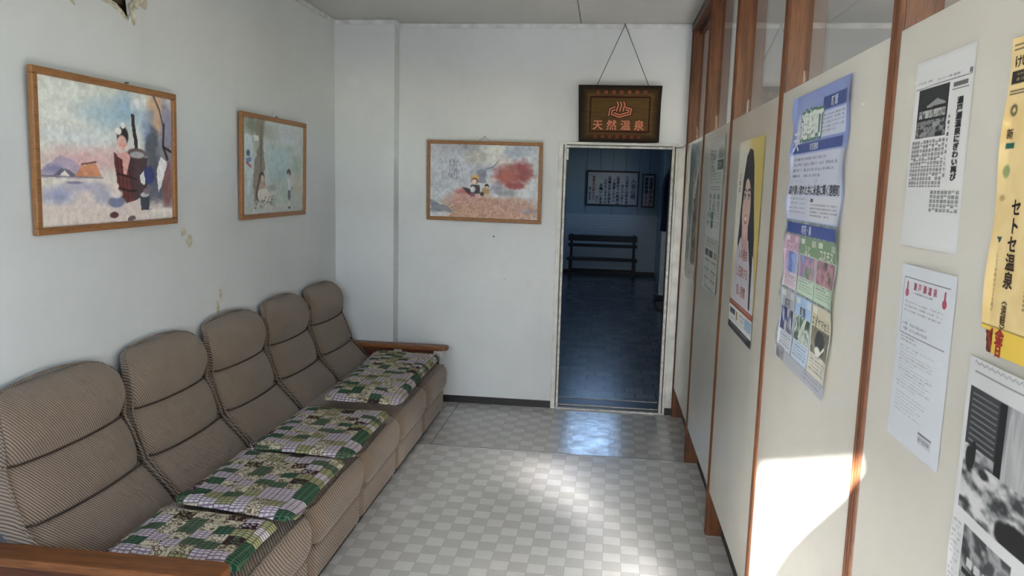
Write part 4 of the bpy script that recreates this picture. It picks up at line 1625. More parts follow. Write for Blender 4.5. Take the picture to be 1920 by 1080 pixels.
def paper(pr, ytop, z0, label, cat, name, mat=M_PAPER, curl=None, cut=None, tilt=0.0):
    o = pr.build(name, (XP, ytop, z0), (0, -1, tilt), (0, tilt, 1), mat, curl, None, cut)
    return tag(o, label, cat)


# grey poster with a pale diagonal streak in the farthest bay
c = Canvas(110, 170, (206, 206, 200))
c.texture(0.05, 0.12, 0.95, 0.98, [(96, 104, 104), (150, 156, 152), (190, 194, 190), (120, 124, 122)], 10, 14, 21, 2.0)
c.rect(0.0, 0.80, 1.0, 1.0, (158, 170, 184), 0.6)
c.poly([(0.05, 0.45), (0.42, 0.5), (0.55, 0.95), (0.05, 0.95)], (112, 126, 124), 0.8, 0.08)
c.poly([(0.95, 0.98), (0.80, 0.80), (0.55, 0.55), (0.35, 0.12), (0.60, 0.12), (0.72, 0.5)], (212, 212, 206), 0.9, 0.06)
c.poly([(0.75, 0.65), (0.98, 0.8), (0.98, 0.12), (0.7, 0.12)], (112, 106, 98), 0.8, 0.1)
c.texture(0.62, 0.15, 0.98, 0.60, [(70, 66, 62), (120, 112, 104), (176, 170, 160)], 26, 26, 22, 2.4)
c.rect(0.0, 0.0, 1.0, 0.13, (214, 212, 206))
c.lines(0.1, 0.03, 0.9, 0.11, 3, (130, 126, 120), 3)
c.grain(0.08, 40, 50, 23)
pr = Print(0.50, 0.785, c)
paper(pr, 1.305, 1.003, 'grey landscape poster in the farthest bay next to the doorway', 'poster', 'poster', M_PAPER,
      lambda a, b_: 0.004 * np.sin(a * 3.1) + 0.008 * np.clip(0.1 - b_, 0, 1) * 10 * a * 0.4)

# white information poster with green headings
c = Canvas(160, 250, (206, 208, 202))
c.rect(0, 0, 1, 1, (208, 210, 204))
c.rect(0.58, 0.795, 0.96, 0.855, (40, 78, 62))
c.rect(0.62, 0.86, 0.96, 0.93, (150, 160, 150))
c.lines(0.12, 0.70, 0.92, 0.775, 4, (80, 92, 88), 5)
c.lines(0.2, 0.655, 0.85, 0.69, 2, (60, 66, 64), 6)
for k in range(3):
    c.rect(0.12 + 0.28 * k, 0.60, 0.34 + 0.28 * k, 0.645, (190, 194, 188))
    c.rect(0.16 + 0.28 * k, 0.61, 0.28 + 0.28 * k, 0.635, (120, 128, 122))
    c.texture(0.14 + 0.28 * k, 0.53, 0.32 + 0.28 * k, 0.595, [(90, 98, 92), (208, 210, 204), (150, 156, 150)], 22, 30, 40 + k, 3)
for k in range(2):
    v0 = 0.475 - 0.055 * k
    c.rect(0.06, v0, 0.36, v0 + 0.045, (188, 206, 190))
    c.texture(0.08, v0 + 0.004, 0.34, v0 + 0.040, [(40, 84, 64), (180, 200, 184), (208, 210, 204)], 26, 40, 50 + k, 3)
    c.rect(0.36, v0 - 0.004, 0.50, v0 + 0.048, (30, 66, 52))
    c.lines(0.53, v0, 0.95, v0 + 0.045, 3, (60, 66, 64), 60 + k)
c.rect(0.0, 0.285, 1.0, 0.355, (192, 196, 184))
c.lines(0.12, 0.31, 0.88, 0.345, 2, (60, 62, 58), 7)
for k in range(3):
    c.rect(0.08 + 0.30 * k, 0.225, 0.32 + 0.30 * k, 0.272, (36, 40, 40) if k < 2 else (150, 146, 110))
    c.lines(0.12 + 0.30 * k, 0.235, 0.29 + 0.30 * k, 0.265, 2, (200, 200, 192), 70 + k)
for k in range(2):
    for j in range(3):
        c.rect(0.08 + 0.46 * k, 0.195 - 0.06 * j, 0.44 + 0.46 * k, 0.205 - 0.06 * j, (120, 126, 122))
        c.lines(0.08 + 0.46 * k, 0.15 - 0.06 * j, 0.46 + 0.46 * k, 0.192 - 0.06 * j, 4, (96, 100, 98), 80 + 3 * k + j)
c.rect(0.08, 0.008, 0.9, 0.03, (150, 156, 152), 0.8)
c.grain(0.03, 30, 40, 24)
pr = Print(0.475, 0.722, c)
pr.row('えらぶ', 0.065, 0.645, 0.062, (52, 78, 66), 1.0, 0.02)
pr.row('くらし', 0.065, 0.590, 0.060, (52, 78, 66), 1.0, 0.02)
pr.row('まとめ', 0.31, 0.596, 0.034, (226, 232, 224), 1.0, 0.01)
paper(pr, 0.405, 1.045, 'white information poster with dark green headings, second bay from the doorway', 'poster', 'poster', M_GLOSSPAPER,
      lambda a, b_: 0.003 + 0.010 * np.clip(0.22 - b_, 0, 1) * (0.4 + a) * np.sin(a * 5) ** 2 + 0.016 * np.clip(a - 0.86, 0, 1) * (1 - b_))

# poster of a smiling woman with long black hair
c = Canvas(180, 270, (222, 214, 178))
c.rect(0, 0, 1, 1, (216, 196, 112))
c.blob(0.20, 0.72, 0.42, 0.50, (232, 230, 220), 0.95, 0.5, 0.05)
c.blob(0.86, 0.5, 0.16, 0.6, (206, 184, 96), 0.7, 0.7, 0.05)
c.poly([(0.47, 0.955), (0.36, 0.92), (0.27, 0.80), (0.23, 0.62), (0.18, 0.46), (0.30, 0.44), (0.66, 0.44), (0.78, 0.40), (0.83, 0.16), (0.87, 0.30), (0.84, 0.52),
        (0.74, 0.70), (0.68, 0.86), (0.60, 0.94)], (26, 22, 22), 1, 0.01)
c.poly([(0.12, 0.40), (0.30, 0.50), (0.44, 0.47), (0.62, 0.50), (0.86, 0.42), (0.95, 0.30), (0.96, 0.13), (0.03, 0.13), (0.06, 0.30)], (206, 204, 212), 1, 0.01)
c.poly([(0.34, 0.56), (0.58, 0.56), (0.60, 0.46), (0.46, 0.38), (0.34, 0.47)], (206, 172, 158), 1, 0.005)
c.blob(0.455, 0.665, 0.175, 0.145, (224, 192, 178), 1, 0.08, 0.02)
c.blob(0.455, 0.61, 0.130, 0.110, (224, 192, 178), 1, 0.08, 0.02)
c.poly([(0.28, 0.72), (0.33, 0.83), (0.44, 0.86), (0.40, 0.79), (0.34, 0.74), (0.30, 0.66)], (26, 22, 22), 1, 0.005)
c.poly([(0.44, 0.86), (0.58, 0.82), (0.64, 0.70), (0.66, 0.60), (0.72, 0.72), (0.62, 0.88)], (26, 22, 22), 1, 0.005)
c.poly([(0.66, 0.62), (0.74, 0.62), (0.83, 0.40), (0.84, 0.17), (0.79, 0.17), (0.74, 0.36), (0.64, 0.48)], (26, 22, 22), 1, 0.005)
c.poly([(0.23, 0.66), (0.30, 0.66), (0.28, 0.50), (0.20, 0.42)], (26, 22, 22), 1, 0.005)
for u in (0.375, 0.535):
    c.stroke([(u - 0.055, 0.742), (u, 0.752), (u + 0.055, 0.742)], 0.010, (60, 46, 42))
    c.blob(u, 0.712, 0.050, 0.016, (236, 232, 228), 1, 0.3, 0.02)
    c.blob(u, 0.712, 0.022, 0.016, (36, 28, 28), 1, 0.3, 0.02)
    c.stroke([(u - 0.052, 0.718), (u, 0.729), (u + 0.052, 0.716)], 0.007, (36, 28, 28))
c.stroke([(0.45, 0.70), (0.443, 0.655), (0.465, 0.645)], 0.007, (196, 156, 142))
c.blob(0.455, 0.598, 0.072, 0.026, (186, 92, 90), 1, 0.15, 0.02)
c.blob(0.455, 0.602, 0.056, 0.014, (244, 240, 236), 1, 0.2, 0.02)
c.stroke([(0.40, 0.46), (0.46, 0.36), (0.50, 0.16)], 0.008, (172, 172, 184), 0.8)
c.stroke([(0.22, 0.38), (0.18, 0.16)], 0.012, (178, 178, 190), 0.8)
c.stroke([(0.72, 0.34), (0.70, 0.16)], 0.012, (178, 178, 190), 0.8)
c.rect(0, 0.0, 1, 0.135, (222, 222, 222))
c.rect(0, 0.128, 1, 0.158, (160, 82, 58))
c.rect(0, 0.0, 1, 0.040, (34, 30, 32))
c.rect(0.05, 0.082, 0.28, 0.112, (90, 96, 104))
c.rect(0.33, 0.070, 0.40, 0.112, (170, 150, 90))
c.lines(0.46, 0.07, 0.68, 0.112, 2, (70, 74, 80), 9)
c.rect(0.70, 0.065, 0.95, 0.118, (150, 180, 206))
c.lines(0.05, 0.045, 0.9, 0.066, 2, (110, 112, 116), 10)
c.lines(0.10, 0.010, 0.9, 0.034, 1, (220, 218, 214), 11)
c.lines(0.08, 0.134, 0.92, 0.152, 1, (232, 210, 196), 12)
pr = Print(0.475, 0.714, c)
red = (150, 44, 36)
for s, y in (('二〇', 0.585), ('四の', 0.560), ('五月', 0.535)):
    pr.row(s, 0.055, y, 0.022, red, 1.0, 0.02)
for s, x, y in (('人の種族', 0.15, 0.30), ('１日楽する', 0.13, 0.235), ('良い習慣', 0.15, 0.165)):
    pr.row(s, x, y, 0.044, red, 1.02, 0.02, 1)
    pr.row(s, x, y, 0.044, (226, 214, 214), 1.02, 0.05, 0.5)
paper(pr, -0.433, 0.994, 'poster of a smiling woman with long black hair on yellow', 'poster', 'poster', M_GLOSSPAPER,
      lambda a, b_: 0.002 + 0.012 * np.clip(0.12 - b_, 0, 1) * (0.3 + a) + 0.02 * np.clip(a - 0.93, 0, 1))

# blue town poster with pictures of flowers and birds
c = Canvas(230, 330, (150, 166, 212))
c.rect(0, 0.795, 1, 1, (126, 146, 206))
c.blob(0.25, 0.93, 0.30, 0.08, (150, 166, 216), 0.8, 0.7)
c.blob(0.16, 0.86, 0.10, 0.08, (206, 212, 232), 0.9, 0.5, 0.4)
c.blob(0.5, 0.815, 0.5, 0.02, (112, 134, 200), 0.6, 0.7)
navy = (30, 62, 138)
c.rect(0.57, 0.918, 0.95, 0.962, navy)
c.rect(0.55, 0.832, 0.95, 0.912, (196, 204, 226))
c.lines(0.58, 0.84, 0.93, 0.905, 5, (92, 102, 132), 14, 0.5)
c.rect(0.05, 0.790, 0.93, 0.822, navy)
c.rect(0.02, 0.545, 0.97, 0.782, (200, 206, 224))
c.lines(0.07, 0.69, 0.92, 0.772, 4, (78, 86, 112), 15, 0.55)
c.lines(0.04, 0.56, 0.40, 0.625, 4, (100, 108, 130), 16, 0.45, 0.7)
c.rect(0.44, 0.552, 0.97, 0.630, (208, 212, 222))
c.lines(0.47, 0.558, 0.94, 0.606, 4, (88, 94, 112), 17, 0.5)
c.rect(0.47, 0.612, 0.52, 0.624, (70, 76, 90))
c.texture(0.0, 0.0, 1.0, 0.542, [(92, 108, 106), (128, 140, 140), (160, 170, 170)], 30, 40, 31, 2.0)
c.rect(0.04, 0.495, 0.95, 0.532, (36, 68, 146))
cells = [[(0.03, 0.32, (186, 146, 172), (214, 196, 208)), (0.345, 0.655, (110, 142, 104), (190, 214, 190)), (0.665, 0.985, (110, 142, 104), (186, 208, 184))],
         [(0.03, 0.32, (168, 172, 182), (202, 206, 216)), (0.345, 0.655, (158, 188, 224), (190, 208, 230)), (0.665, 0.985, (204, 196, 168), (218, 212, 196))]]
pics = [[[(88, 120, 190), (150, 170, 220), (206, 150, 186), (176, 110, 150)], [(120, 150, 210), (140, 110, 150), (186, 140, 170), (90, 130, 90)], [(58, 60, 48), (130, 96, 110), (188, 130, 150), (80, 90, 60)]],
        [[(26, 36, 92), (34, 48, 116), (150, 150, 160), (30, 36, 60)], [(40, 76, 54), (70, 110, 76), (206, 210, 206), (50, 80, 60)], [(120, 116, 96), (150, 146, 126), (90, 88, 72), (170, 166, 150)]]]
rows_v = [(0.285, 0.488), (0.045, 0.275)]
for rj in range(2):
    v0, v1 = rows_v[rj]
    hh = v1 - v0
    for ci in range(3):
        u0, u1, hd, tx = cells[rj][ci]
        c.rect(u0, v0, u1, v1, tx)
        c.rect(u0, v1 - hh * 0.30, u1, v1, hd)
        c.rect(u0 + 0.02, v1 - hh * 0.12, u0 + 0.09, v1 - hh * 0.03, (222, 220, 214), 0.85)
        c.rect(u1 - 0.09, v1 - hh * 0.13, u1 - 0.02, v1 - hh * 0.03, (222, 216, 206), 0.6)
        c.texture(u0 + 0.012, v1 - hh * 0.70, u1 - 0.012, v1 - hh * 0.31, pics[rj][ci], 12, 16, 90 + rj * 3 + ci, 2.3)
        c.lines(u0 + 0.025, v0 + hh * 0.04, u1 - 0.025, v1 - hh * 0.72, 5, (74, 84, 96), 100 + rj * 3 + ci, 0.5, 0.95)
# flowers and bird in the lower pictures
for (u, v) in ((0.10, 0.17), (0.20, 0.19), (0.26, 0.155), (0.15, 0.135)):
    c.blob(u, v, 0.022, 0.030, (200, 198, 204), 0.9, 0.4, 0.5)
c.poly([(0.42, 0.12), (0.46, 0.12), (0.58, 0.20), (0.56, 0.21)], (206, 206, 196), 0.9, 0.02)
c.poly([(0.46, 0.11), (0.50, 0.115), (0.54, 0.20), (0.51, 0.2)], (186, 196, 186), 0.9, 0.02)
c.blob(0.83, 0.155, 0.085, 0.048, (34, 38, 36), 1, 0.2, 0.3)
c.blob(0.80, 0.128, 0.060, 0.020, (224, 222, 214), 1, 0.3, 0.4)
c.stroke([(0.84, 0.125), (0.90, 0.15)], 0.010, (224, 222, 214))
c.stroke([(0.74, 0.20), (0.76, 0.24)], 0.008, (120, 110, 96))
c.rect(0.0, 0.0, 1.0, 0.04, (176, 180, 190))
c.texture(0.02, 0.0, 0.2, 0.05, [(80, 84, 90), (150, 150, 156)], 20, 40, 120)
c.lines(0.60, 0.008, 0.95, 0.034, 2, (96, 100, 112), 130)
pr = Print(0.495, 0.714, c)
for ch, x in zip('遠軽町', (0.125, 0.195, 0.255)):
    pr.char(ch, x, 0.632, 0.078, (78, 124, 104), 0.10, 0.5)
    pr.char(ch, x, 0.632, 0.074, (222, 232, 226), 0.035, 1)
pr.char('天', 0.050, 0.596, 0.058, (224, 226, 238), 0.03, 1)
pr.row('町章', 0.362, 0.671, 0.026, (214, 220, 234), 1.0, 0.02)
pr.row('町民憲章', 0.200, 0.575, 0.019, (214, 220, 234), 1.0, 0.02)
pr.row('町花・鳥', 0.185, 0.3665, 0.024, (222, 226, 236), 0.95, 0.02)
for i, ch in enumerate('森や清い流れと共に永遠に輝く遠軽町'):
    pr.char(ch, 0.026 + 0.0268 * i, 0.467, 0.0275, (52, 54, 66), 0.025, 1)
for i, ch in enumerate('もりやきよ'):
    pr.char(ch, 0.03 + 0.03 * i, 0.490, 0.012, (96, 98, 110), 0.0, 1)
pr.row('とわ', 0.26, 0.490, 0.012, (96, 98, 110), 1.3)
names = [['つつじ', 'ふじ', 'コスモス'], ['町花', '町鳥', 'エゾヤマセミ']]
for rj in range(2):
    for ci in range(3):
        u0, u1 = cells[rj][ci][:2]
        s = names[rj][ci]
        sz = min(0.028, (u1 - u0) * 0.495 / (len(s) + 0.6))
        x = (u0 + u1) / 2 * 0.495 - sz * (len(s) - 1) / 2
        v0, v1 = rows_v[rj]
        pr.row(s, x, (v1 - (v1 - v0) * 0.22) * 0.714, sz, (226, 224, 216) if rj == 0 else (86, 84, 84), 1.0, 0.02)
paper(pr, -1.272, 1.063, 'tall blue town poster with rows of small flower and bird pictures', 'poster', 'poster', M_GLOSSPAPER,
      lambda a, b_: 0.002 + (0.006 + 0.010 * a) * np.clip(0.10 - b_, 0, 1) * 6 + 0.010 * np.clip(0.06 - a, 0, 1) * 10 * np.sin(b_ * 18) ** 2 + 0.006 * np.clip(a - 0.9, 0, 1) * 10 * np.sin(b_ * 15) ** 2)

# newspaper cutting about the hot spring
c = Canvas(150, 222, (206, 208, 208))
c.rect(0.02, 0.02, 0.98, 0.985, (210, 212, 212))
c.rect(0.02, 0.31, 0.97, 0.855, (214, 215, 213))
c.rect(0.48, 0.185, 0.97, 0.315, (208, 209, 206))
c.stroke([(0.03, 0.856), (0.98, 0.862)], 0.004, (70, 70, 70))
c.lines(0.06, 0.868, 0.36, 0.890, 1, (96, 96, 96), 141, 0.5)
c.lines(0.42, 0.868, 0.80, 0.884, 1, (90, 90, 92), 142, 0.7)
c.rect(0.93, 0.866, 0.975, 0.89, (80, 80, 80), 0.8)
c.rect(0.10, 0.585, 0.64, 0.848, (46, 48, 50))
c.texture(0.10, 0.585, 0.64, 0.675, [(40, 42, 44), (84, 86, 88), (150, 152, 152), (60, 62, 64)], 18, 40, 143, 2.4)
c.poly([(0.27, 0.755), (0.45, 0.784), (0.60, 0.757), (0.60, 0.750), (0.27, 0.745)], (136, 138, 138))
c.texture(0.14, 0.690, 0.61, 0.732, [(70, 72, 74), (188, 190, 188), (96, 98, 98), (176, 178, 176)], 30, 12, 144, 3)
c.rect(0.12, 0.655, 0.42, 0.674, (120, 122, 122), 0.8)
c.blob(0.47, 0.65, 0.08, 0.02, (150, 152, 152), 0.9, 0.4)
c.rect(0.70, 0.815, 0.92, 0.838, (96, 96, 98))
c.rect(0.69, 0.803, 0.94, 0.806, (70, 70, 70))
for (ua, ub, va, vb, nk, sd) in ((0.05, 0.66, 0.325, 0.575, 11, 150), (0.50, 0.96, 0.195, 0.308, 8, 170)):
    st = (ub - ua) / nk
    for k in range(nk):
        r_ = np.random.default_rng(sd + k)
        v = vb
        while v > va:
            if r_.random() < 0.93:
                c.rect(ua + st * k, v - 0.0095, ua + st * k + st * 0.80, v - 0.0005, (104, 106, 108), 0.55 + 0.35 * r_.random())
            v -= 0.0115
pr = Print(0.206, 0.300, c)
ink = (40, 40, 42)
pr.column('瀬戸瀬温泉にぎわい再び', 0.173, 0.2235, 0.0112, ink, 1.0, 0.04, 1, 1.75)
pr.column('水着で露天を楽しむ今週', 0.142, 0.203, 0.0062, (86, 86, 88), 1.42, 0.02, 1, 1.3)
paper(pr, -2.102, 1.440, 'white newspaper cutting with a dark photo and bold headline, upper nearest panel', 'paper', 'newspaper_cutting', M_PAPER,
      lambda a, b_: 0.001 + 0.002 * np.sin(a * 4) * (1 - b_))

# white printed price notice
c = Canvas(140, 200, (202, 208, 214))
c.rect(0, 0, 1, 1, (206, 211, 217))
for v in (0.925, 0.80, 0.725, 0.665):
    c.rect(0.06, v, 0.92, v + (0.005 if v in (0.925,) else 0.003), (92, 92, 98))
c.rect(0.06, 0.610, 0.92, 0.617, (84, 84, 90))
c.rect(0.06, 0.61, 0.066, 0.93, (110, 110, 116))
c.rect(0.914, 0.61, 0.92, 0.93, (110, 110, 116))
c.lines(0.26, 0.835, 0.66, 0.858, 1, (110, 112, 118), 181, 0.6)
c.lines(0.12, 0.73, 0.86, 0.80, 3, (128, 122, 130), 182, 0.5)
c.lines(0.10, 0.62, 0.80, 0.68, 2, (120, 122, 128), 183, 0.6)
c.lines(0.10, 0.56, 0.45, 0.60, 2, (112, 114, 120), 184, 0.5)
c.lines(0.10, 0.30, 0.78, 0.545, 13, (140, 143, 148), 185, 0.42)
c.lines(0.10, 0.16, 0.70, 0.28, 6, (140, 143, 148), 186, 0.42)
c.rect(0.62, 0.125, 0.86, 0.133, (110, 110, 116))
c.rect(0.62, 0.075, 0.86, 0.121, (190, 194, 200))
pr = Print(0.202, 0.296, c)
mag = (176, 72, 96)
pr.row('瀬戸瀬温泉', 0.062, 0.263, 0.0135, mag, 1.4, 0.02)
pr.row('瀬戸瀬温泉', 0.132, 0.029, 0.0075, (96, 98, 104), 1.1, 0.0)
for x in (0.030, 0.171):
    pr._add([(x + 0.0075 * math.cos(t), 0.250 + 0.007 * math.sin(t)) for t in np.linspace(0, 2 * math.pi, 13)[:-1]], [tuple(range(12))], mag, 1)
    pr._add([(x - 0.003, 0.256), (x + 0.003, 0.256), (x + 0.0022, 0.269), (x - 0.0022, 0.269)], [(0, 1, 2, 3)], mag, 1)
paper(pr, -2.123, 1.113, 'plain white printed price notice with small red title, below the newspaper cutting', 'notice', 'paper_notice', M_GLOSSPAPER,
      lambda a, b_: 0.0008 + 0.0015 * np.sin(a * 3))

# yellowed hot spring leaflet at the frame edge
c = Canvas(150, 220, (228, 200, 140))
c.texture(0, 0, 1, 1, [(226, 196, 134), (232, 208, 152), (220, 190, 130)], 6, 8, 191, 1.6)
for v in (0.975, 0.962, 0.835, 0.826):
    c.rect(0.02, v, 1, v + 0.005, (60, 58, 52))
c.rect(0.02, 0.855, 1.0, 0.895, (44, 38, 34))
c.lines(0.06, 0.858, 0.98, 0.89, 2, (210, 186, 136), 192, 0.5)
c.blob(0.065, 0.775, 0.030, 0.022, (92, 84, 60), 1, 0.3, 0.1)
c.blob(0.065, 0.775, 0.014, 0.010, (226, 200, 142), 1, 0.3, 0.1)
c.rect(0.04, 0.655, 0.10, 0.672, (34, 92, 80))
c.blob(0.06, 0.585, 0.03, 0.025, (146, 154, 104), 1, 0.4, 0.3)
c.blob(0.05, 0.50, 0.026, 0.012, (180, 158, 100), 1, 0.4, 0.3)
c.poly([(0.045, 0.375), (0.085, 0.378), (0.065, 0.355)], (40, 72, 76))
for k, u in enumerate((0.30, 0.38, 0.48, 0.58, 0.68)):
    r_ = np.random.default_rng(195 + k)
    v = 0.62
    while v > 0.16:
        if r_.random() < 0.8:
            c.rect(u, v - 0.011, u + 0.03, v - 0.001, (132, 112, 78), 0.7)
        v -= 0.014
c.rect(0, 0.0, 1, 0.085, (230, 196, 84))
c.rect(0, 0.085, 1, 0.090, (140, 116, 66))
c.texture(0.0, 0.0, 0.10, 0.07, [(52, 36, 28), (150, 70, 52), (90, 50, 40)], 20, 20, 197, 2)
pr = Print(0.300, 0.402, c)
tk = (48, 38, 30)
pr.column('セトセ温泉', 0.052, 0.190, 0.023, tk, 1.0, 0.03)
pr.column('（遠軽）', 0.050, 0.073, 0.014, (80, 62, 44), 0.95, 0.02)
pr.row('けい', 0.018, 0.372, 0.017, tk, 0.9, 0.02)
pr.char('新', 0.018, 0.282, 0.014, (70, 56, 40), 0.02)
pr.column('しょうゆ味のひとくち揚げ', 0.020, 0.128, 0.0062, (110, 90, 60), 1.05)
pr.column('あつあつの釜飯と旬の魚', 0.095, 0.255, 0.0075, (130, 108, 74), 1.2)
pr.char('金', 0.047, 0.024, 0.022, (166, 52, 42), 0.04)
pr.char('日', 0.047, 0.006, 0.017, (166, 52, 42), 0.04)
pr.char('く', 0.025, 0.022, 0.024, (150, 60, 46), 0.04)
paper(pr, -2.408, 1.322, 'yellowed hot spring leaflet with black vertical lettering at the right edge', 'leaflet', 'leaflet', M_PAPER,
      lambda a, b_: 0.001 + 0.006 * np.clip(0.06 - a, 0, 1) * 10 * np.sin(b_ * 7) ** 2,
      lambda a, b_: (b_ < 0.075 and a < 0.04 + 0.25 * (0.075 - b_)))

# large newspaper page with black and white photographs
c = Canvas(190, 200, (204, 205, 205))
c.stroke([(0.05, 0.955), (1.0, 0.955)], 0.003, (120, 122, 124))
c.stroke([(0.04 + 0.01 * k, 0.985 + 0.004 * math.sin(k * 1.6)) for k in range(97)], 0.003, (130, 132, 134))
c.texture(0.03, 0.46, 1.0, 0.90, [(30, 32, 34), (90, 92, 94), (160, 162, 162), (196, 197, 196), (120, 122, 122)], 9, 16, 201, 2.0)
c.rect(0.03, 0.70, 0.28, 0.90, (60, 62, 64))
for k in range(9):
    c.rect(0.05, 0.715 + 0.02 * k, 0.24, 0.723 + 0.02 * k, (120, 122, 124))
c.rect(0.25, 0.66, 0.30, 0.90, (30, 32, 34))
c.texture(0.30, 0.66, 1.0, 0.90, [(120, 122, 124), (176, 178, 178), (146, 148, 148)], 30, 3, 202, 1.8)
c.texture(0.03, 0.47, 1.0, 0.66, [(60, 62, 64), (130, 132, 132), (190, 191, 190), (206, 206, 204)], 12, 26, 203, 2.2)
c.blob(0.08, 0.66, 0.04, 0.05, (36, 38, 40), 1, 0.3, 0.6)
c.blob(0.10, 0.70, 0.02, 0.03, (36, 38, 40), 1, 0.3, 0.4)
c.blob(0.19, 0.635, 0.05, 0.02, (44, 46, 48), 1, 0.3, 0.6)
c.blob(0.42, 0.50, 0.14, 0.055, (34, 34, 36), 1, 0.15, 0.3)
c.rect(0.0, 0.42, 1.0, 0.47, (208, 209, 208))
c.texture(0.09, 0.14, 0.42, 0.43, [(40, 42, 44), (96, 98, 100), (160, 162, 162), (64, 66, 68)], 10, 14, 204, 2.2)
for k in range(4):
    c.rect(0.14 + 0.06 * k, 0.30, 0.18 + 0.06 * k, 0.33, (196, 197, 195))
    c.rect(0.14 + 0.06 * k, 0.22, 0.18 + 0.06 * k, 0.25, (186, 188, 186))
c.rect(0.11, 0.265, 0.40, 0.285, (34, 36, 38))
c.lines(0.01, 0.18, 0.07, 0.42, 12, (150, 152, 152), 205, 0.5)
c.texture(0.46, 0.05, 1.0, 0.42, [(60, 62, 64), (206, 207, 206), (150, 152, 152), (206, 207, 206)], 22, 24, 206, 3)
c.lines(0.1, 0.08, 0.42, 0.12, 2, (130, 132, 132), 207, 0.5)
pr = Print(0.380, 0.400, c)
paper(pr, -2.386, 0.908, 'large newspaper page with black and white photos, lowest sheet at the right edge', 'paper', 'newspaper_page', M_PAPER,
      lambda a, b_: 0.001 + 0.003 * np.sin(a * 5) ** 2 + 0.012 * np.clip(0.03 - a, 0, 1) * 10 * np.clip(0.5 - abs(b_ - 0.3) * 4, 0, 1))

b = MB()
b.hull8([(XL + 0.001, 0.505, 1.846), (XL + 0.001, 0.560, 1.846), (XL + 0.001, 0.552, 1.862), (XL + 0.001, 0.512, 1.858),
         (XL + 0.020, 0.512, 1.856), (XL + 0.020, 0.552, 1.856), (XL + 0.006, 0.548, 1.892), (XL + 0.006, 0.530, 1.896)])
tag(b.build('paper_scrap', plain('white_paper_scrap', (216, 218, 220), 0.7), None, (XL + 0.001, 0.53, 1.846)), 'white torn paper scrap stuck on top of the picture of two children', 'paper')

# drawing pins and tape scraps
for (y, z, lab) in ((-1.835, 1.700, 'small clear tape scrap right of the blue poster'),):
    b = MB()
    b.box((XP - 0.0012, y - 0.008, z), (XP, y + 0.008, z + 0.006))
    tag(b.build('tape_scrap', plain('tape', (200, 197, 186), 0.6), None, (XP, y, z)), lab, 'tape')

# ================================================================== CORRIDOR CONTENTS
# slatted bench against the end wall
root = thing('bench', (-0.06, 9.35, 0), 'dark slatted wooden bench at the end of the corridor', 'bench')
x0, x1 = -0.66, 0.52
b = MB()
for k in range(3):
    b.box((x0, 9.17 + 0.125 * k, 0.300), (x1, 9.28 + 0.125 * k, 0.328))
part(b, 'seat', M_BENCH, root, bevel=0.004)
for z0, z1 in ((0.60, 0.705), (0.50, 0.555)):
    b = MB()
    b.hull8([(x0, 9.575, z0), (x1, 9.575, z0), (x1, 9.60, z0), (x0, 9.60, z0), (x0, 9.595, z1), (x1, 9.595, z1), (x1, 9.62, z1), (x0, 9.62, z1)])
    part(b, 'backrest_slat', M_BENCH, root, bevel=0.004)
for xc in (x0 + 0.035, x1 - 0.075):
    b = MB()
    b.box((xc, 9.18, 0.0), (xc + 0.045, 9.225, 0.30))
    part(b, 'leg', M_BENCH, root)
    b = MB()
    b.hull8([(xc, 9.53, 0), (xc + 0.045, 9.53, 0), (xc + 0.045, 9.575, 0), (xc, 9.575, 0), (xc, 9.60, 0.72), (xc + 0.045, 9.60, 0.72), (xc + 0.045, 9.635, 0.72), (xc, 9.635, 0.72)])
    part(b, 'leg', M_BENCH, root)
    b = MB()
    b.box((xc + 0.005, 9.225, 0.255), (xc + 0.04, 9.54, 0.298))
    part(b, 'side_rail', M_BENCH, root)
b = MB()
b.box((x0 + 0.08, 9.19, 0.085), (x1 - 0.075, 9.215, 0.125))
part(b, 'stretcher', M_BENCH, root)
b = MB()
b.box((x0 + 0.08, 9.54, 0.085), (x1 - 0.075, 9.56, 0.125))
part(b, 'stretcher', M_BENCH, root)


def notice(x0_, x1_, z0, z1, label, cols, cord_x):
    w, h = x1_ - x0_, z1 - z0
    root = thing('framed_notice', ((x0_ + x1_) / 2, 9.948, z0), label, 'notice')
    yf = 9.945
    b = MB()
    fw = 0.030
    for (a0, b0, a1, b1) in ((x0_, z0, x1_, z0 + fw), (x0_, z1 - fw, x1_, z1), (x0_, z0 + fw, x0_ + fw, z1 - fw), (x1_ - fw, z0 + fw, x1_, z1 - fw)):
        b.box((a0, yf - 0.025, b0), (a1, yf, b1))
    part(b, 'frame', plain('notice_frame', (26, 30, 40), 0.5), root)
    c = Canvas(50, 34, (176, 178, 184))
    c.grain(0.05, 6, 6, 211)
    pr = Print(w - 2 * fw, h - 2 * fw, c)
    for (s, fx, fy, size, col, bold) in cols:
        pr.column(s, fx * pr.w, fy * pr.h, size, col, 1.02, bold)
    pr.build('sheet', (x0_ + fw, yf - 0.010, z0 + fw), (1, 0, 0), (0, 0, 1), M_PAPER, None, root)
    for cx in cord_x:
        b = MB()
        b.tube([(cx, yf - 0.006, z1 - 0.005), (cx, yf - 0.004, 2.50)], 0.003, 5)
        part(b, 'hanging_cord', M_CORD, root)


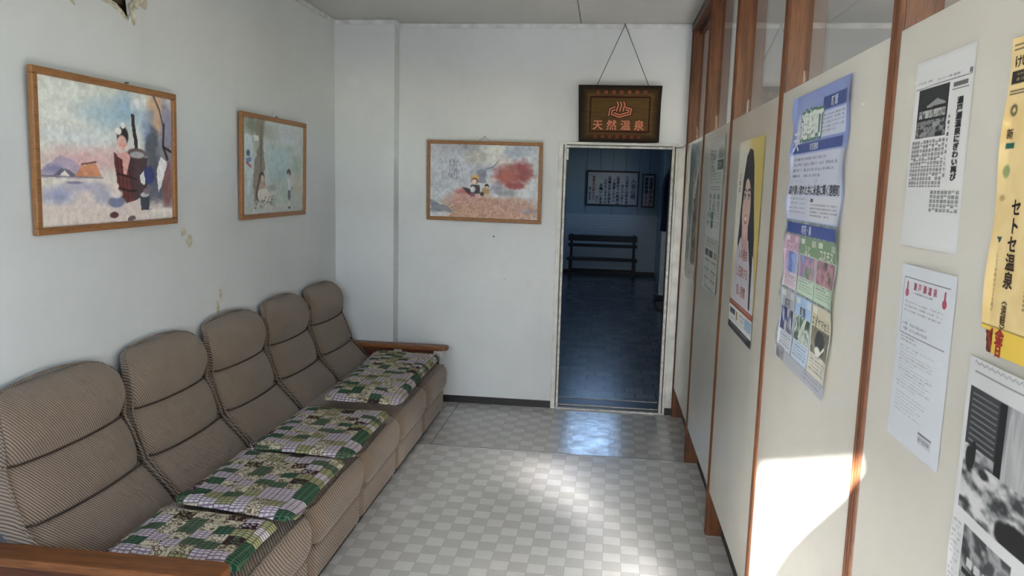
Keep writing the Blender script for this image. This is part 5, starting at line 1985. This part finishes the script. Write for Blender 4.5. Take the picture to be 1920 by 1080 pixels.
ink = (30, 36, 58)
redk = (120, 66, 52)
notice(-0.398, 0.520, 1.205, 1.816, 'wide framed bathing rules notice hanging on the corridor end wall', [
    ('入浴心得', 0.92, 0.74, 0.088, ink, 0.03),
    ('（入浴前には体を洗う', 0.79, 0.90, 0.056, ink, 0.04), ('湯の中は静かに', 0.70, 0.58, 0.052, ink, 0.03),
    ('（浴室内での飲酒は', 0.61, 0.90, 0.058, ink, 0.04), ('ご遠慮ください', 0.53, 0.74, 0.056, ink, 0.04),
    ('（浴槽の中に手拭を', 0.44, 0.90, 0.056, ink, 0.05), ('入れないで下さい', 0.36, 0.76, 0.054, ink, 0.05),
    ('お願いします', 0.27, 0.60, 0.060, ink, 0.05), ('以上', 0.19, 0.22, 0.056, ink, 0.03),
    ('貴重品は番台まで', 0.12, 0.84, 0.054, redk, 0.03), ('瀬戸瀬温泉', 0.045, 0.50, 0.046, ink, 0.02)], (-0.16, 0.28))
notice(0.568, 0.800, 1.190, 1.778, 'narrow framed notice with red lower lettering beside the wide bathing rules notice', [
    ('当温泉は', 0.74, 0.88, 0.068, ink, 0.06), ('源泉掛流', 0.28, 0.88, 0.068, ink, 0.06),
    ('ご自由に', 0.74, 0.42, 0.066, (134, 40, 30), 0.05), ('お入下さい', 0.28, 0.44, 0.054, (134, 40, 30), 0.05)], (0.69,))

# dark coat hanging on the corridor's right side
b = MB()
rings = []
for k in range(14):
    q = k / 13
    z = 1.74 - 0.80 * q
    w = float(np.interp(q, [0, 0.06, 0.2, 0.6, 1.0], [0.03, 0.10, 0.15, 0.16, 0.17]))
    d = float(np.interp(q, [0, 0.1, 1.0], [0.02, 0.055, 0.07]))
    rings.append([(0.800 + d * math.cos(t) * (1 + 0.15 * math.sin(5 * t + 3 * q)), 7.30 + w * math.sin(t), z) for t in [2 * math.pi * j / 24 for j in range(24)]])
b.loft(rings)
for sg in (-1, 1):
    b.tube([(0.80, 7.30 + sg * 0.10, 1.67), (0.79, 7.30 + sg * 0.17, 1.52), (0.79, 7.30 + sg * 0.19, 1.20), (0.79, 7.30 + sg * 0.185, 1.08)], [0.05, 0.052, 0.046, 0.04], 12)
b.tube([(0.80, 7.30, 1.74), (0.81, 7.30, 1.80), (0.865, 7.30, 1.81)], 0.006, 6)
tag(b.build('coat', plain('navy_cloth', (34, 40, 62), 0.9), None, (0.80, 7.30, 0.94)), 'dark navy coat hanging by the corridor right wall', 'coat')
# two low boards lying on the corridor floor by the right wall
for y, x, lab, mt in ((6.35, 0.655, 'olive brown low step board nearer the doorway on the corridor floor', plain('olive_board', (96, 92, 74), 0.7)),
                      (6.95, 0.665, 'dark low step board farther along the corridor floor by the pale post', plain('dark_board', (52, 50, 48), 0.7))):
    root = thing('step_board', (x + 0.09, y, 0), lab, 'board')
    b = MB()
    b.box((x, y - 0.19, 0.022), (x + 0.18, y + 0.19, 0.045))
    part(b, 'board_top', mt, root, bevel=0.004)
    for ya in (y - 0.16, y + 0.12):
        b = MB()
        b.box((x + 0.02, ya, 0.0), (x + 0.16, ya + 0.04, 0.022))
        part(b, 'batten', mt, root)

# ================================================================== THE PHOTOGRAPHER (stands behind the camera; throws the shadow on the sunlit boards)
root = thing('person', (-0.19, -3.80, 0), 'person in a dark coat standing in the entrance, both arms raised to the face', 'person')
J = {'pelvis': (-0.19, -3.82, 0.95, 0.150, 0.110), 'belly': (-0.19, -3.82, 1.12, 0.155, 0.115), 'chest': (-0.19, -3.81, 1.32, 0.165, 0.115),
     'neck': (-0.19, -3.80, 1.50, 0.105, 0.085), 'jaw': (-0.19, -3.78, 1.585, 0.080, 0.082), 'head': (-0.19, -3.79, 1.67, 0.085, 0.095), 'crown': (-0.19, -3.80, 1.745, 0.055, 0.065)}
E_ = [('pelvis', 'belly'), ('belly', 'chest'), ('chest', 'neck'), ('neck', 'jaw'), ('jaw', 'head'), ('head', 'crown')]
for sg, nm in ((-1, 'l'), (1, 'r')):
    J.update({'sh' + nm: (-0.19 + sg * 0.215, -3.80, 1.415, 0.090, 0.085), 'el' + nm: (-0.19 + sg * 0.27, -3.70, 1.20, 0.072, 0.072),
              'fo' + nm: (-0.15 + sg * 0.18, -3.62, 1.36, 0.054, 0.054), 'wr' + nm: (-0.09 + sg * 0.11, -3.555, 1.455, 0.034, 0.034),
              'pa' + nm: (-0.065 + sg * 0.09, -3.535, 1.505, 0.036, 0.020),
              'hp' + nm: (-0.19 + sg * 0.09, -3.82, 0.88, 0.105, 0.105), 'kn' + nm: (-0.19 + sg * 0.11, -3.80, 0.48, 0.070, 0.075),
              'an' + nm: (-0.19 + sg * 0.12, -3.83, 0.09, 0.045, 0.050), 'to' + nm: (-0.19 + sg * 0.14, -3.66, 0.04, 0.042, 0.035)})
    E_ += [('chest', 'sh' + nm), ('sh' + nm, 'el' + nm), ('el' + nm, 'fo' + nm), ('fo' + nm, 'wr' + nm), ('wr' + nm, 'pa' + nm),
           ('pelvis', 'hp' + nm), ('hp' + nm, 'kn' + nm), ('kn' + nm, 'an' + nm), ('an' + nm, 'to' + nm)]
    for k in range(5):
        b0 = Vector(J['pa' + nm][:3])
        if k < 4:
            tip = b0 + Vector((-sg * (0.030 + 0.004 * k), 0.020 - 0.002 * k, 0.050 - 0.026 * k))
            tip2 = tip + Vector((-sg * 0.026, 0.004, 0.004 - 0.004 * k))
        else:
            tip = b0 + Vector((-sg * 0.004, -0.030, -0.012))
            tip2 = tip + Vector((-sg * 0.024, -0.010, 0.006))
        J['f%s%da' % (nm, k)] = (tip.x, tip.y, tip.z, 0.0095, 0.0095)
        J['f%s%db' % (nm, k)] = (tip2.x, tip2.y, tip2.z, 0.008, 0.008)
        E_ += [('pa' + nm, 'f%s%da' % (nm, k)), ('f%s%da' % (nm, k), 'f%s%db' % (nm, k))]
J = {k: (v[0], v[1], v[2] * 1.035, v[3], v[4]) for k, v in J.items()}
keys = list(J)
me = bpy.data.meshes.new('body')
me.from_pydata([tuple(Vector(J[k][:3]) - root.location) for k in keys], [(keys.index(a), keys.index(c_)) for a, c_ in E_], [])
body = bpy.data.objects.new('body', me)
COL.objects.link(body)
body.parent = root
md = body.modifiers.new('skin', 'SKIN')
md.use_smooth_shade = True
for i, k in enumerate(keys):
    sv = me.skin_vertices[0].data[i]
    sv.radius = J[k][3:5]
    sv.use_root = (k == 'pelvis')
body.modifiers.new('smooth', 'SUBSURF').levels = 2
body.modifiers['smooth'].render_levels = 2
me.materials.append(plain('dark_coat_cloth', (52, 54, 60), 0.9))
b = MB()
hr = []
for k in range(10):
    t = k / 9
    z = 1.655 + 0.175 * t
    rr = 0.120 * math.sqrt(max(0.02, 1 - max(0, (t - 0.35) / 0.66) ** 2))
    hr.append([(-0.165 + rr * 0.88 * math.cos(a), -3.815 + rr * 1.05 * math.sin(a) * (0.80 if math.sin(a) > 0 else 1.0), z) for a in [2 * math.pi * j / 20 for j in range(20)]])
b.loft(hr)
part(b, 'hair', plain('black_hair', (26, 24, 24), 0.6), root)
